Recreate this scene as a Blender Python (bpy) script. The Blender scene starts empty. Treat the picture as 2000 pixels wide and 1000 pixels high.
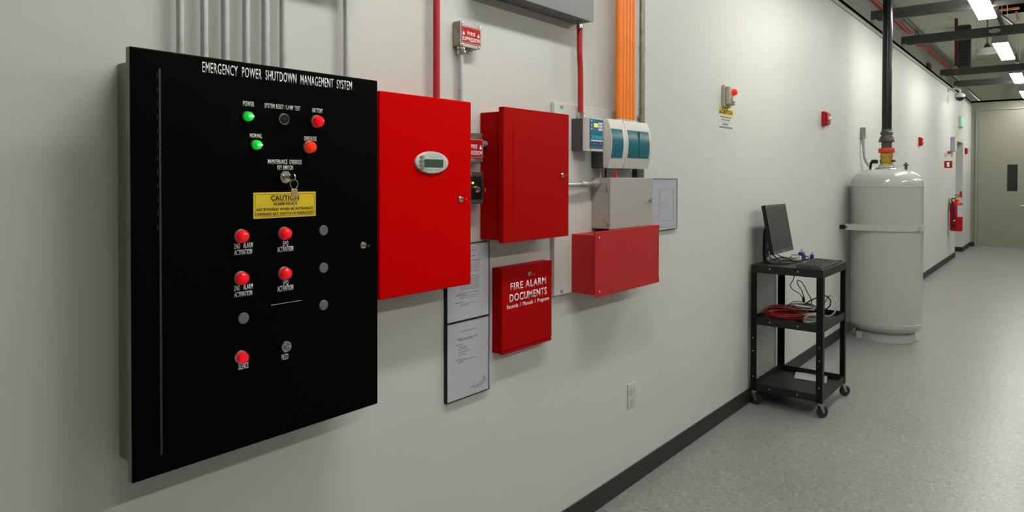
import bpy, bmesh, math, random
from mathutils import Vector, Matrix
random.seed(7)
PI = math.pi
scn = bpy.context.scene
COL = scn.collection

# ------------------------------------------------------------------ camera
# x = away from the left wall, y = along the corridor, z = up (metres)
FPX, YAW, PITCH, ROLL, CY = 1334.4, 0.6827, 0.0128, 0.0018, 361.7
CAM = Vector((1.743, 0.0, 1.6))
_f = Vector((-math.sin(YAW) * math.cos(PITCH), math.cos(YAW) * math.cos(PITCH), -math.sin(PITCH)))
_r = Vector((math.cos(YAW), math.sin(YAW), 0))
_u = _r.cross(_f)
R_ = _r * math.cos(ROLL) + _u * math.sin(ROLL)
U_ = -_r * math.sin(ROLL) + _u * math.cos(ROLL)
cd = bpy.data.cameras.new('camera')
cam = bpy.data.objects.new('camera', cd)
COL.objects.link(cam)
cam.matrix_world = Matrix(((R_.x, U_.x, -_f.x, CAM.x), (R_.y, U_.y, -_f.y, CAM.y), (R_.z, U_.z, -_f.z, CAM.z), (0, 0, 0, 1)))
cd.sensor_width = 36.0
cd.lens = 36.0 * FPX / 2000.0
cd.shift_y = (CY - 500.0) / 2000.0
cd.clip_start = 0.05
cd.clip_end = 200
scn.camera = cam

def at(px, py, ax, val):
    """point of the surveyed plane (ax = val) seen at a photo position"""
    d = R_ * ((px - 1000) / FPX) + U_ * (-(py - CY) / FPX) + _f
    i = 'xyz'.index(ax)
    t = (val - CAM[i]) / d[i]
    return CAM + d * t

# ------------------------------------------------------------------ world, exposure
w = bpy.data.worlds.new('world'); scn.world = w
w.use_nodes = True
w.node_tree.nodes['Background'].inputs[0].default_value = (0.55, 0.58, 0.52, 1)
w.node_tree.nodes['Background'].inputs[1].default_value = 0.05
vs = scn.view_settings
vs.view_transform = 'Standard'; vs.look = 'None'; vs.gamma = 1; vs.exposure = 0.0
vs.use_curve_mapping = False
LAMP_POWER = 47.0          # emission strength of the strip light diffusers

# ------------------------------------------------------------------ helpers
ORG = {}

def newbm(): return bmesh.new()

def link(name, bm, mats, parent=None, smooth=False, kind=None, origin=None):
    if not isinstance(mats, (list, tuple)): mats = [mats]
    bmesh.ops.recalc_face_normals(bm, faces=bm.faces[:])
    if parent is not None: o0 = ORG[parent.name]
    elif origin is not None: o0 = Vector(origin)
    else:
        vs_ = [v.co for v in bm.verts]
        o0 = Vector(((min(v.x for v in vs_) + max(v.x for v in vs_)) / 2, (min(v.y for v in vs_) + max(v.y for v in vs_)) / 2, min(v.z for v in vs_)))
    if kind == 'structure' and origin is None and parent is None: o0 = Vector((0, 0, 0))
    bmesh.ops.translate(bm, verts=bm.verts[:], vec=-o0)
    me = bpy.data.meshes.new(name)
    bm.to_mesh(me); bm.free()
    for m in mats: me.materials.append(m)
    if smooth:
        for p in me.polygons: p.use_smooth = True
        try: me.set_sharp_from_angle(angle=math.radians(35))
        except Exception: pass
    o = bpy.data.objects.new(name, me)
    COL.objects.link(o)
    ORG[o.name] = o0.copy()
    if parent is not None: o.parent = parent
    else: o.location = o0
    if kind: o['kind'] = kind
    return o

def thing(name, loc, label, cat, group=None):
    o = bpy.data.objects.new(name, None); COL.objects.link(o)
    o.empty_display_size = 0.05
    o.location = loc; ORG[o.name] = Vector(loc)
    return tag(o, label, cat, group)

def tag(o, label, cat, group=None):
    o['label'] = label; o['category'] = cat
    if group: o['group'] = group
    return o

def box(bm, x0, x1, y0, y1, z0, z1, bev=0.0, seg=2, mi=0):
    r = bmesh.ops.create_cube(bm, size=1.0)
    vs_ = r['verts']
    for v in vs_:
        v.co = Vector((x0 + (v.co.x + .5) * (x1 - x0), y0 + (v.co.y + .5) * (y1 - y0), z0 + (v.co.z + .5) * (z1 - z0)))
    fs = set(f for v in vs_ for f in v.link_faces)
    for f in fs: f.material_index = mi
    if bev > 0:
        es = list(set(e for v in vs_ for e in v.link_edges))
        r2 = bmesh.ops.bevel(bm, geom=es, offset=bev, segments=seg, affect='EDGES', profile=.5)
        for f in r2['faces']: f.material_index = mi
    return bm

def frame_of(d):
    d = d.normalized()
    a = Vector((0, 0, 1)) if abs(d.z) < .9 else Vector((1, 0, 0))
    u = d.cross(a).normalized(); v = d.cross(u).normalized()
    return u, v

def lathe(bm, prof, o, axis=(0, 0, 1), seg=32, mi=0, cap=True):
    """prof: list of (radius, height along axis)"""
    o = Vector(o); d = Vector(axis).normalized(); u, v = frame_of(d)
    rings = []
    for r, h in prof:
        c = o + d * h
        if r < 1e-6: rings.append([bm.verts.new(c)])
        else: rings.append([bm.verts.new(c + (u * math.cos(2 * PI * k / seg) + v * math.sin(2 * PI * k / seg)) * r) for k in range(seg)])
    for a, b in zip(rings, rings[1:]):
        for k in range(seg):
            k2 = (k + 1) % seg
            if len(a) == 1 and len(b) == 1: continue
            if len(a) == 1: f = bm.faces.new((a[0], b[k], b[k2]))
            elif len(b) == 1: f = bm.faces.new((a[k], a[k2], b[0]))
            else: f = bm.faces.new((a[k], a[k2], b[k2], b[k]))
            f.material_index = mi
    if cap:
        for rg in (rings[0], rings[-1]):
            if len(rg) > 2:
                f = bm.faces.new(rg); f.material_index = mi
    return bm

def cyl(bm, p0, p1, r, r1=None, seg=20, mi=0):
    p0 = Vector(p0); p1 = Vector(p1)
    return lathe(bm, [(r, 0), (r if r1 is None else r1, (p1 - p0).length)], p0, p1 - p0, seg, mi)

def smooth_path(pts, n=6):
    P = [Vector(p) for p in pts]
    if len(P) < 3: return P
    out = []
    for i in range(len(P) - 1):
        p0 = P[max(i - 1, 0)]; p1 = P[i]; p2 = P[i + 1]; p3 = P[min(i + 2, len(P) - 1)]
        for k in range(n):
            t = k / n
            out.append(.5 * ((2 * p1) + (p2 - p0) * t + (2 * p0 - 5 * p1 + 4 * p2 - p3) * t * t + (3 * p1 - p0 - 3 * p2 + p3) * t ** 3))
    out.append(P[-1])
    return out

def tube(bm, pts, r, seg=8, mi=0, smooth=True, n=6):
    P = smooth_path(pts, n) if smooth else [Vector(p) for p in pts]
    rings = []; u = None
    for i, p in enumerate(P):
        d = (P[min(i + 1, len(P) - 1)] - P[max(i - 1, 0)])
        if d.length < 1e-9: d = Vector((0, 0, 1))
        d.normalize()
        if u is None: u, v = frame_of(d)
        else:
            u = (u - d * u.dot(d))
            if u.length < 1e-6: u, v = frame_of(d)
            u.normalize()
        v = d.cross(u)
        rings.append([bm.verts.new(p + (u * math.cos(2 * PI * k / seg) + v * math.sin(2 * PI * k / seg)) * r) for k in range(seg)])
    for a, b in zip(rings, rings[1:]):
        for k in range(seg):
            f = bm.faces.new((a[k], a[(k + 1) % seg], b[(k + 1) % seg], b[k])); f.material_index = mi
    for rg in (rings[0], rings[-1]):
        f = bm.faces.new(rg); f.material_index = mi
    return bm

def prism(bm, poly, axis, a0, a1, mi=0):
    """poly in the two remaining axes (in xyz order), extruded along axis from a0 to a1"""
    def P(q, a):
        if axis == 'x': return Vector((a, q[0], q[1]))
        if axis == 'y': return Vector((q[0], a, q[1]))
        return Vector((q[0], q[1], a))
    A = [bm.verts.new(P(q, a0)) for q in poly]; B = [bm.verts.new(P(q, a1)) for q in poly]
    n = len(poly)
    fs = [bm.faces.new(A), bm.faces.new(B)]
    for k in range(n): fs.append(bm.faces.new((A[k], A[(k + 1) % n], B[(k + 1) % n], B[k])))
    for f in fs: f.material_index = mi
    return bm

# text laid on a plane x = const, reading towards +y, cap height z0..z1
def text(s, x, y0, y1, z0, z1, mat, parent, name='lettering', bold=0.0, shear=0.0, depth=.0006):
    cu = bpy.data.curves.new('t', 'FONT'); cu.body = s; cu.size = 1.0
    cu.offset = bold; cu.resolution_u = 3; cu.space_character = 1.12 if bold > 0 else 1.0
    to = bpy.data.objects.new('t', cu); COL.objects.link(to)
    bpy.context.view_layer.update()
    me = bpy.data.meshes.new_from_object(to.evaluated_get(bpy.context.evaluated_depsgraph_get()))
    bpy.data.objects.remove(to, do_unlink=True); bpy.data.curves.remove(cu)
    bm = newbm(); bm.from_mesh(me); bpy.data.meshes.remove(me)
    xs = [v.co.x for v in bm.verts]; ys = [v.co.y for v in bm.verts]
    xa, xb, ya, yb = min(xs), max(xs), min(ys), max(ys)
    for v in bm.verts:
        a = (v.co.x - xa) / (xb - xa); b = (v.co.y - ya) / (yb - ya)
        v.co = Vector((x, y0 + a * (y1 - y0), z0 + b * (z1 - z0) + shear * a))
    r = bmesh.ops.extrude_face_region(bm, geom=bm.faces[:])
    bmesh.ops.translate(bm, verts=[g for g in r['geom'] if isinstance(g, bmesh.types.BMVert)], vec=(depth, 0, 0))
    return link(name, bm, mat, parent)

def text_px(s, x, tl, bl, br, mat, parent, **k):
    a = at(tl[0], tl[1], 'x', x); b = at(bl[0], bl[1], 'x', x); c = at(br[0], br[1], 'x', x)
    zb = (b.z + c.z) / 2
    return text(s, x, b.y, c.y, zb, zb + (a.z - b.z), mat, parent, **k)

# ------------------------------------------------------------------ materials
def mat(name, col, rough=.5, metal=0.0, spec=.5, emit=None, es=0.0, bump=0.0, bscale=80, vary=0.0, vscale=6, coat=0.0):
    m = bpy.data.materials.new(name); m.use_nodes = True
    nt = m.node_tree; b = nt.nodes['Principled BSDF']
    b.inputs['Base Color'].default_value = (*col, 1)
    b.inputs['Roughness'].default_value = rough
    b.inputs['Metallic'].default_value = metal
    b.inputs['Specular IOR Level'].default_value = spec
    b.inputs['Coat Weight'].default_value = coat
    b.inputs['Coat Roughness'].default_value = .08
    if emit:
        b.inputs['Emission Color'].default_value = (*emit, 1); b.inputs['Emission Strength'].default_value = es
    tc = nt.nodes.new('ShaderNodeTexCoord')
    if vary > 0:
        n = nt.nodes.new('ShaderNodeTexNoise'); n.inputs['Scale'].default_value = vscale; n.inputs['Detail'].default_value = 4
        nt.links.new(tc.outputs['Object'], n.inputs['Vector'])
        cr = nt.nodes.new('ShaderNodeValToRGB')
        cr.color_ramp.elements[0].position = .3; cr.color_ramp.elements[1].position = .7
        cr.color_ramp.elements[0].color = tuple(c * (1 - vary) for c in col) + (1,)
        cr.color_ramp.elements[1].color = tuple(min(1, c * (1 + vary)) for c in col) + (1,)
        nt.links.new(n.outputs['Fac'], cr.inputs['Fac']); nt.links.new(cr.outputs['Color'], b.inputs['Base Color'])
    if bump > 0:
        n2 = nt.nodes.new('ShaderNodeTexNoise'); n2.inputs['Scale'].default_value = bscale; n2.inputs['Detail'].default_value = 3
        nt.links.new(tc.outputs['Object'], n2.inputs['Vector'])
        bp = nt.nodes.new('ShaderNodeBump'); bp.inputs['Strength'].default_value = bump; bp.inputs['Distance'].default_value = .002
        nt.links.new(n2.outputs['Fac'], bp.inputs['Height']); nt.links.new(bp.outputs['Normal'], b.inputs['Normal'])
    return m

M = {}
M['wall'] = mat('wall_paint', (.545, .55, .528), .5, bump=.12, bscale=160, vary=.012, vscale=1.2, spec=.35)
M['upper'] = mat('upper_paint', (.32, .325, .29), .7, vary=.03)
M['ceiling'] = mat('ceiling_paint', (.48, .49, .40), .8, vary=.05)
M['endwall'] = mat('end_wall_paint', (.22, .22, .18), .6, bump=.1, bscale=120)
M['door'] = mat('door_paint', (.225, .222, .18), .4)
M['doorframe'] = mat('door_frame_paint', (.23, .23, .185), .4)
M['baseboard'] = mat('baseboard_rubber', (.022, .022, .019), .5, spec=.3)
M['trim'] = mat('trim_metal', (.33, .31, .29), .5, .3)
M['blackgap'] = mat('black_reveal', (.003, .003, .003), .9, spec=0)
M['blackpanel'] = mat('black_powder_coat', (.0006, .0006, .0007), .45, spec=.04, bump=.05, bscale=400)
M['bodygrey'] = mat('cabinet_body_paint', (.20, .20, .16), .45, bump=.05, bscale=300)
M['white'] = mat('white_print', (.85, .85, .85), .6)
M['whiteplastic'] = mat('white_plastic', (.58, .55, .52), .4)
M['red'] = mat('red_enamel', (.58, .0004, .0004), .5, spec=.02, bump=.06, bscale=350)
M['red2'] = mat('red_enamel_darker', (.37, .002, .002), .5, spec=.04, bump=.06, bscale=350)  # darker even tone of the red enamel
M['red3'] = mat('red_oxide_enamel', (.42, .016, .018), .45, spec=.25, bump=.06, bscale=350)
M['redpipe'] = mat('red_pipe_paint', (.38, .008, .02), .45, vary=.08, vscale=30)
M['lens_red'] = mat('red_lens', (.80, .004, .012), .15, spec=.5, emit=(1, .004, .015), es=.28)
M['lens_orange'] = mat('orange_red_lens', (.8, .03, .01), .15, emit=(1, .03, .005), es=.35)
M['lens_green'] = mat('green_lens_lit', (.01, .35, .05), .2, emit=(.005, 1, .05), es=.38)
M['lens_green_core'] = mat('green_filament', (.3, 1, .6), .2, emit=(.3, 1, .55), es=7.0)
M['chrome'] = mat('chrome', (.62, .60, .57), .18, 1.0)
M['steel'] = mat('galvanised_steel', (.46, .465, .475), .42, .55, vary=.12, vscale=25)
M['steeldark'] = mat('dull_steel', (.30, .28, .23), .45, .8, vary=.2, vscale=30)
M['plug'] = mat('grey_plug', (.12, .12, .12), .45)
M['hinge_black'] = mat('hinge_black', (.022, .022, .022), .45)
M['strap'] = mat('strap_paint', (.44, .44, .415), .35)
M['lampshade'] = mat('white_shade', (.85, .85, .82), .4)
M['yellow'] = mat('yellow_plate', (.72, .52, .008), .5)
M['black'] = mat('black_plastic', (.007, .007, .008), .4, spec=.3)
M['blackprint'] = mat('black_print', (.012, .012, .012), .7)
M['greyprint'] = mat('grey_print', (.18, .18, .20), .8)
M['brass'] = mat('brass', (.55, .36, .06), .35, .9, vary=.15, vscale=40)
M['keybrass'] = mat('key_brass', (.75, .55, .28), .3, 1.0)
M['lightgrey'] = mat('light_grey_box', (.35, .335, .31), .45, bump=.05, bscale=300)
M['midgrey'] = mat('mid_grey_box', (.155, .16, .16), .45, bump=.05, bscale=300)
M['darkgrey'] = mat('dark_grey_plastic', (.055, .055, .055), .5)
M['board'] = mat('white_board', (.58, .58, .56), .5, vary=.02)
M['paper'] = mat('paper', (.44, .45, .50), .35, vary=.03, vscale=8, spec=.5)
M['paper2'] = mat('drawing_paper', (.40, .40, .47), .4)
M['oval'] = mat('oval_plastic', (.50, .53, .52), .3)
M['lcd'] = mat('lcd_green', (.035, .07, .04), .2, spec=.6)
M['teal'] = mat('teal_window', (.003, .12, .17), .25, spec=.4)
M['teal_dark'] = mat('teal_panel', (.004, .12, .17), .3)
M['blue'] = mat('blue_print', (.01, .12, .32), .4)
M['cyan'] = mat('cyan_print', (.0, .28, .42), .4)
M['navy'] = mat('navy_print', (.012, .02, .09), .4)
M['displaylit'] = mat('amber_display', (.8, .4, .02), .4, emit=(1, .45, .01), es=1.0)
M['leds'] = mat('led_white', (.6, .7, .75), .3)
M['orange'] = mat('orange_pipe', (.82, .20, .008), .4, vary=.05, vscale=20)
M['signred'] = mat('sign_red', (.40, .003, .008), .4, spec=.25)
M['red_dark'] = mat('dark_red_pipe', (.10, .010, .006), .5)
M['orange_dark'] = mat('orange_brown', (.40, .085, .012), .5)
M['cart'] = mat('cart_black', (.006, .0055, .005), .45, spec=.2, vary=.2, vscale=30)
M['shelf'] = mat('cart_shelf', (.018, .016, .015), .5, spec=.25, vary=.2, vscale=20)
M['screen'] = mat('screen_glass', (.035, .033, .030), .35, spec=.5)
M['rubber'] = mat('rubber_wheel', (.012, .012, .012), .5)
M['zinc'] = mat('yellow_zinc', (.40, .38, .30), .35, .9)
M['cable_red'] = mat('red_cable', (.33, .006, .008), .4)
M['cable_black'] = mat('black_cable', (.012, .012, .012), .45)
M['cable_white'] = mat('white_cable', (.55, .53, .50), .45)
M['cable_grey'] = mat('grey_cable', (.28, .27, .24), .45)
M['blueplug'] = mat('blue_plug', (.02, .015, .16), .4)
M['tank'] = mat('tank_white', (.42, .43, .41), .22, spec=.5, coat=.3)
M['ironblack'] = mat('black_iron_pipe', (.006, .0055, .007), .25, spec=.4)
M['castiron'] = mat('coupling_iron', (.085, .075, .065), .45, .4)
M['orangered'] = mat('coupling_red', (.62, .04, .02), .4)
M['strut'] = mat('strut_steel', (.085, .087, .082), .45, .5, vary=.15, vscale=15)
M['emit'] = mat('strip_light_diffuser', (.9, .9, .9), .5, emit=(1.0, .985, .91), es=LAMP_POWER)
M['emit_up'] = mat('added_uplight_glow', (.9, .9, .9), .5, emit=(1.0, .985, .91), es=LAMP_POWER * .62)  # glow of the strips added on top of the housings
M['housing'] = mat('lamp_housing', (.34, .32, .31), .45)
M['exitgreen'] = mat('exit_green', (.08, .5, .3), .4, emit=(.12, .75, .42), es=.55)
M['outlet'] = mat('outlet_plastic', (.50, .50, .46), .35)
M['beige'] = mat('beige_plastic', (.45, .43, .37), .45)
M['clear'] = mat('clear_dome', (.75, .75, .72), .1, spec=.7)
M['bluegrey'] = mat('blue_grey_box', (.25, .27, .33), .45)
M['dkgreen'] = mat('dark_vent', (.055, .058, .046), .7, spec=.2)
M['black_glass'] = mat('dark_glass', (.015, .015, .013), .12)
# floor : grey epoxy with flecks
m = M['floor'] = mat('grey_epoxy', (.235, .24, .235), .33, spec=.5)
nt = m.node_tree; b = nt.nodes['Principled BSDF']; tc = nt.nodes.new('ShaderNodeTexCoord')
n1 = nt.nodes.new('ShaderNodeTexNoise'); n1.inputs['Scale'].default_value = 1.3; n1.inputs['Detail'].default_value = 5
n2 = nt.nodes.new('ShaderNodeTexVoronoi'); n2.inputs['Scale'].default_value = 95
cr = nt.nodes.new('ShaderNodeValToRGB'); cr.color_ramp.elements[0].position = .3; cr.color_ramp.elements[1].position = .75
cr.color_ramp.elements[0].color = (.215, .217, .212, 1); cr.color_ramp.elements[1].color = (.242, .245, .236, 1)
cr2 = nt.nodes.new('ShaderNodeValToRGB'); cr2.color_ramp.interpolation = 'CONSTANT'
e = cr2.color_ramp.elements; e[0].position = 0; e[0].color = (.72, .72, .72, 1); e[1].position = .12; e[1].color = (1, 1, 1, 1)
e3 = e.new(.93); e3.color = (1.35, 1.35, 1.35, 1)
mx = nt.nodes.new('ShaderNodeMix'); mx.data_type = 'RGBA'; mx.blend_type = 'MULTIPLY'; mx.inputs['Factor'].default_value = 1
sep = nt.nodes.new('ShaderNodeSeparateColor')
nt.links.new(tc.outputs['Object'], n1.inputs['Vector']); nt.links.new(tc.outputs['Object'], n2.inputs['Vector'])
nt.links.new(n1.outputs['Fac'], cr.inputs['Fac']); nt.links.new(n2.outputs['Color'], sep.inputs['Color'])
nt.links.new(sep.outputs[0], cr2.inputs['Fac'])
nt.links.new(cr.outputs['Color'], mx.inputs['A']); nt.links.new(cr2.outputs['Color'], mx.inputs['B'])
nt.links.new(mx.outputs['Result'], b.inputs['Base Color'])

# ------------------------------------------------------------------ structure
YN, YE, XR, ZC = -3.2, 19.0, 7.5, 5.7
def struct(name, bm, m, **k): return link(name, bm, m, kind='structure', **k)

bm = newbm(); box(bm, -1.6, XR, YN, 29, -.12, 0); struct('floor', bm, M['floor'])
bm = newbm(); box(bm, -1.6, XR, YN, 29, ZC, ZC + .12); struct('ceiling', bm, M['ceiling'])
bm = newbm()                       # partition with an opening near its far end
box(bm, -.15, 0, YN, 16.25, 0, 3.262)
box(bm, -.15, 0, 16.25, 17.45, 2.33, 3.262)
box(bm, -.9, 0, 17.45, YE, 0, 3.262)
box(bm, -.9, -.15, 16.1, 16.25, 0, 3.262)
box(bm, -.95, -.9, 16.1, YE, 0, 3.262)
box(bm, -.9, -.15, 16.25, 17.45, 2.33, 2.5)
struct('wall_left', bm, M['wall'])
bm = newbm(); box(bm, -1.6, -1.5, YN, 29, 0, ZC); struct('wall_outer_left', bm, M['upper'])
bm = newbm(); box(bm, -1.6, XR, 29, 29.1, 0, ZC); struct('wall_far', bm, M['ceiling'])
bm = newbm(); box(bm, XR, XR + .1, YN, 29, 0, ZC); struct('wall_right', bm, M['wall'])
bm = newbm(); box(bm, -1.6, XR, YN - .1, YN, 0, ZC); struct('wall_near', bm, M['wall'])
bm = newbm()
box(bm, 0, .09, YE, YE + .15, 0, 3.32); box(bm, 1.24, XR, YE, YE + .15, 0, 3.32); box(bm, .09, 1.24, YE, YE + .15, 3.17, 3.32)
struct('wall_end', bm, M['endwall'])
bm = newbm(); box(bm, 0, XR, YE - .012, YE + .16, 3.325, 3.36); struct('trim_1', bm, M['blackgap'])
bm = newbm(); box(bm, -.15, .012, YN, YE, 3.262, 3.302); struct('trim_2', bm, M['trim'])
bm = newbm(); box(bm, -.14, .014, YN, YE, 3.303, 3.334); struct('gap_shade_strip', bm, M['blackgap'])  # solid black strip, the shade of the wall-top gap put into its colour
bm = newbm(); box(bm, 0, .009, YN, 16.25, 0, .102, .003, 2); struct('baseboard_left', bm, M['baseboard'])
bm = newbm(); box(bm, -.9, 0.009, 17.441, 17.45, 0, .102); box(bm, 0, .009, 17.45, YE, 0, .102); struct('baseboard_left_far', bm, M['baseboard'])
bm = newbm(); box(bm, 0.009, .088, YE - .009, YE, 0, .102); struct('baseboard_end', bm, M['baseboard'])

# door
dl, dr = .14, 1.19
bm = newbm()
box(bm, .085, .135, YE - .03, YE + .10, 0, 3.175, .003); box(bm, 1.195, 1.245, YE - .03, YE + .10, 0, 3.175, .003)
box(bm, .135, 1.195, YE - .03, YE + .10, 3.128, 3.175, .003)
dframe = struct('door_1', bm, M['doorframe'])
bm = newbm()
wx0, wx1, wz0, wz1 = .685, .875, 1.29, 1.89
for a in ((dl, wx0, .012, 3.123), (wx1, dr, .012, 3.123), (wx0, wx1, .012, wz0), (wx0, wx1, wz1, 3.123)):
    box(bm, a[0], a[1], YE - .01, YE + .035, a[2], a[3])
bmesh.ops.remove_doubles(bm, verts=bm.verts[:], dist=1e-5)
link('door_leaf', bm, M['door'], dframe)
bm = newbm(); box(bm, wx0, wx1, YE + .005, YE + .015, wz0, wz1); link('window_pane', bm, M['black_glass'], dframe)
bm = newbm()
for a in ((wx0 - .012, wx0, wz0 - .012, wz1 + .012), (wx1, wx1 + .012, wz0 - .012, wz1 + .012), (wx0, wx1, wz0 - .012, wz0), (wx0, wx1, wz1, wz1 + .012)):
    box(bm, a[0], a[1], YE - .016, YE - .006, a[2], a[3])
link('window_frame', bm, M['doorframe'], dframe)
for z in (2.93, 2.03, 1.15, .26):
    bm = newbm(); box(bm, .128, .150, YE - .045, YE - .012, z - .06, z + .06, .003); link('hinge', bm, M['steeldark'], dframe)
bm = newbm(); cyl(bm, (1.07, YE - .01, .965), (1.07, YE - .055, .965), .03); cyl(bm, (1.07, YE - .055, .965), (.94, YE - .06, .965), .011); link('door_handle', bm, M['steel'], dframe, smooth=True)

# ------------------------------------------------------------------ strip lights
def strip_light(y0, y1, x0, label, z=3.35, w_=.158):
    t = thing('strip_light', (x0 + w_ / 2, (y0 + y1) / 2, z), label, 'light', 'ceiling strip lights')
    bm = newbm(); box(bm, x0 - .004, x0 + w_ + .004, y0, y1, z + .012, z + .085, .006); link('housing', bm, M['housing'], t)
    bm = newbm(); box(bm, x0, x0 + w_, y0 + .012, y1 - .012, z - .012, z + .012, .005); link('diffuser', bm, M['emit'], t)
    bm = newbm(); box(bm, x0 + .03, x0 + w_ - .03, y0 + .03, y1 - .03, z + .085, z + .092); link('added_uplight', bm, M['emit_up'], t)  # glowing strip added on the unseen top to brighten the ceiling
    for y in (y0, y1):
        bm = newbm(); box(bm, x0 - .007, x0 + w_ + .007, y - .012, y + .012, z - .008, z + .1, .004); link('end_cap', bm, M['housing'], t)
    for yy in (y0 + .3, y1 - .3):
        bm = newbm(); cyl(bm, (x0 + w_ / 2, yy, z + .08), (x0 + w_ / 2, yy, 5.7), .004, seg=8); link('hanger_rod', bm, M['steel'], t)
    return t
rowA = [(.9, 2.45, 'strip light hung over the black shutdown panel'),
        (4.2, 5.8, 'strip light hung over the black cart'), (7.55, 9.15, 'largest strip light in view, nearest one, running out at the top of the picture'),
        (10.87, 12.5, 'second strip light in view, behind the bracket on the second ceiling strut'),
        (14.2, 15.75, 'third strip light in view, between the far pair of struts and the door'),
        (17.2, 18.75, 'farthest strip light, just over the door at the right edge')]
for y0, y1, l in rowA: strip_light(y0, y1, .965, l)
for k, y0 in enumerate((-.9, 2.4, 5.7, 9.0, 12.3, 15.6)):  # second row, out of view, added for more room light
    strip_light(y0, y0 + 1.6, 3.6, 'unseen strip light added in a right-hand row, %s one from the near end' % ('first second third fourth fifth sixth'.split()[k]))
for k, (x0, y0) in enumerate(((-.2, 21.0), (2.6, 21.0), (-.2, 25.5), (2.6, 25.5))):  # hidden lamps added to light the ceiling past the end wall
    strip_light(y0, y0 + 1.6, x0, 'unseen strip light added beyond the end wall, %s one' % ('near left', 'near right', 'far left', 'far right')[k], z=3.1)

# linking channels between the lights, with their bracket plates
for i, (ya, yb) in enumerate([(9.17, 10.85), (12.52, 14.18)]):
    bm = newbm(); box(bm, 1.075, 1.115, ya, yb, 3.475, 3.515, .003)
    o = link('wiring_channel', bm, M['strut']); tag(o, ('grey wiring channel linking the nearest two strip lights', 'grey wiring channel linking the second and third strip lights')[i], 'conduit', 'wiring channels')

# ------------------------------------------------------------------ unistrut crossbars
def strut_profile(z0):
    h = .046; out = []
    return h
for i, y in enumerate((8.57, 10.38, 13.98, 15.78)):
    t = thing('ceiling_strut', (2, y, 3.345), ('ceiling strut nearest the camera, crossing behind the black pipe', 'second ceiling strut, the one carrying a white two-hole plate',
              'third ceiling strut, upper one of the far pair', 'farthest ceiling strut, lower one of the far pair')[i], 'strut', 'steel struts crossing under the ceiling')
    bm = newbm()
    z0 = 3.352
    for zz in (z0, z0 + .060):     # two channels back to back with slots on their faces
        pr = [(-.0205, 0), (.0205, 0), (.0205, .058), (-.0205, .058), (-.0205, .044), (-.013, .044), (-.013, .014), (-.0205, .014)]
        prism(bm, [(y + a, zz + c) for a, c in pr], 'x', .002, 6.8)
    link('channel', bm, M['strut'], t)
    bm = newbm(); box(bm, -.03, .07, y - .022, y + .022, 3.334, 3.351, .002); box(bm, .004, .07, y - .03, y - .0215, 3.334, 3.37, .002)
    link('support_bracket', bm, M['steel'], t)
    for xx in (3.3, 5.0, 6.6):
        bm = newbm(); cyl(bm, (xx, y, 3.47), (xx, y, 5.7), .006, seg=8); link('hanger_rod', bm, M['steel'], t)
bm = newbm(); pts = []
for k in range(24):
    a = 2 * PI * k / 24
    pts.append((1.025 + .062 * math.cos(a) * (1 if abs(math.cos(a)) > 0 else 1), 3.415 + .026 * math.sin(a)))
prism(bm, pts, 'y', 10.345, 10.355)
for dx in (-.028, .028): cyl(bm, (1.025 + dx, 10.346, 3.415), (1.025 + dx, 10.338, 3.415), .008, seg=6, mi=1)
o = link('bracket_plate', bm, [M['outlet'], M['steeldark']]); tag(o, 'pale oval two-hole bracket plate on the second ceiling strut', 'bracket')

# ------------------------------------------------------------------ overhead services
def pipe(name, pts, r, m, label, cat, group=None, seg=14, smooth=False):
    bm = newbm(); tube(bm, pts, r, seg, smooth=smooth); o = link(name, bm, m, smooth=True); return tag(o, label, cat, group)
pipe('sprinkler_pipe', [(-1.4, 13, 5.27), (-1.4, 19.9, 5.27)], .045, M['redpipe'], 'red sprinkler pipe high on the outer wall, left of the black pipe', 'pipe', 'red overhead pipes')
pipe('sprinkler_pipe', [(-1.4, 21.6, 5.27), (-1.4, 28.9, 5.27)], .045, M['redpipe'], 'red sprinkler pipe high on the outer wall, starting at a red box', 'pipe', 'red overhead pipes')
bm = newbm(); box(bm, -1.5, -1.32, 21.26, 21.59, 5.18, 5.42, .01); tag(link('alarm_box', bm, M['signred']), 'small red box high on the outer wall at the pipe end', 'alarm')
pipe('overhead_conduit', [(-1.44, 13, 5.56), (-1.44, 28.9, 5.56)], .035, M['steeldark'], 'grey conduit running along the corner of outer wall and ceiling', 'conduit')
pipe('drop_pipe', [(-.53, 21, 5.7), (-.52, 21, 4.47)], .038, M['red_dark'], 'dark red pipe dropping straight down from the ceiling', 'pipe')
pipe('diagonal_conduit', [(-.04, 15.9, 3.62), (-.06, 29.0, 3.6)], .03, M['castiron'], 'thin dark conduit beyond the farthest strut over the end wall', 'conduit')
# ceiling duct with grille
t = thing('duct_grille', (-.46, 22, 4.55), 'dark rectangular duct grille hanging from the ceiling left of the round lamp', 'vent')
bm = newbm(); box(bm, -.60, -.32, 22, 22.3, 4.55, 5.7, .01); link('duct', bm, M['dkgreen'], t)
bm = newbm()
for k in range(9): box(bm, -.58, -.34, 21.985, 22, 4.6 + k * .08, 4.64 + k * .08)
link('slats', bm, M['dkgreen'], t)
# round pendant lamp
t = thing('pendant_lamp', (.21, 20, 4.58), 'white round pendant lamp hanging beyond the second strut', 'light')
bm = newbm(); lathe(bm, [(0, 0), (.2, 0), (.235, .03), (.245, .07), (.235, .11), (.12, .13), (0, .135)], (.21, 20, 4.58), seg=28); link('shade', bm, M['lampshade'], t, smooth=True)
bm = newbm(); lathe(bm, [(.07, .13), (.06, .19), (.03, .24), (.012, .26), (.012, 1.12)], (.21, 20, 4.58), seg=14); link('canopy_stem', bm, M['castiron'], t, smooth=True)
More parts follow.
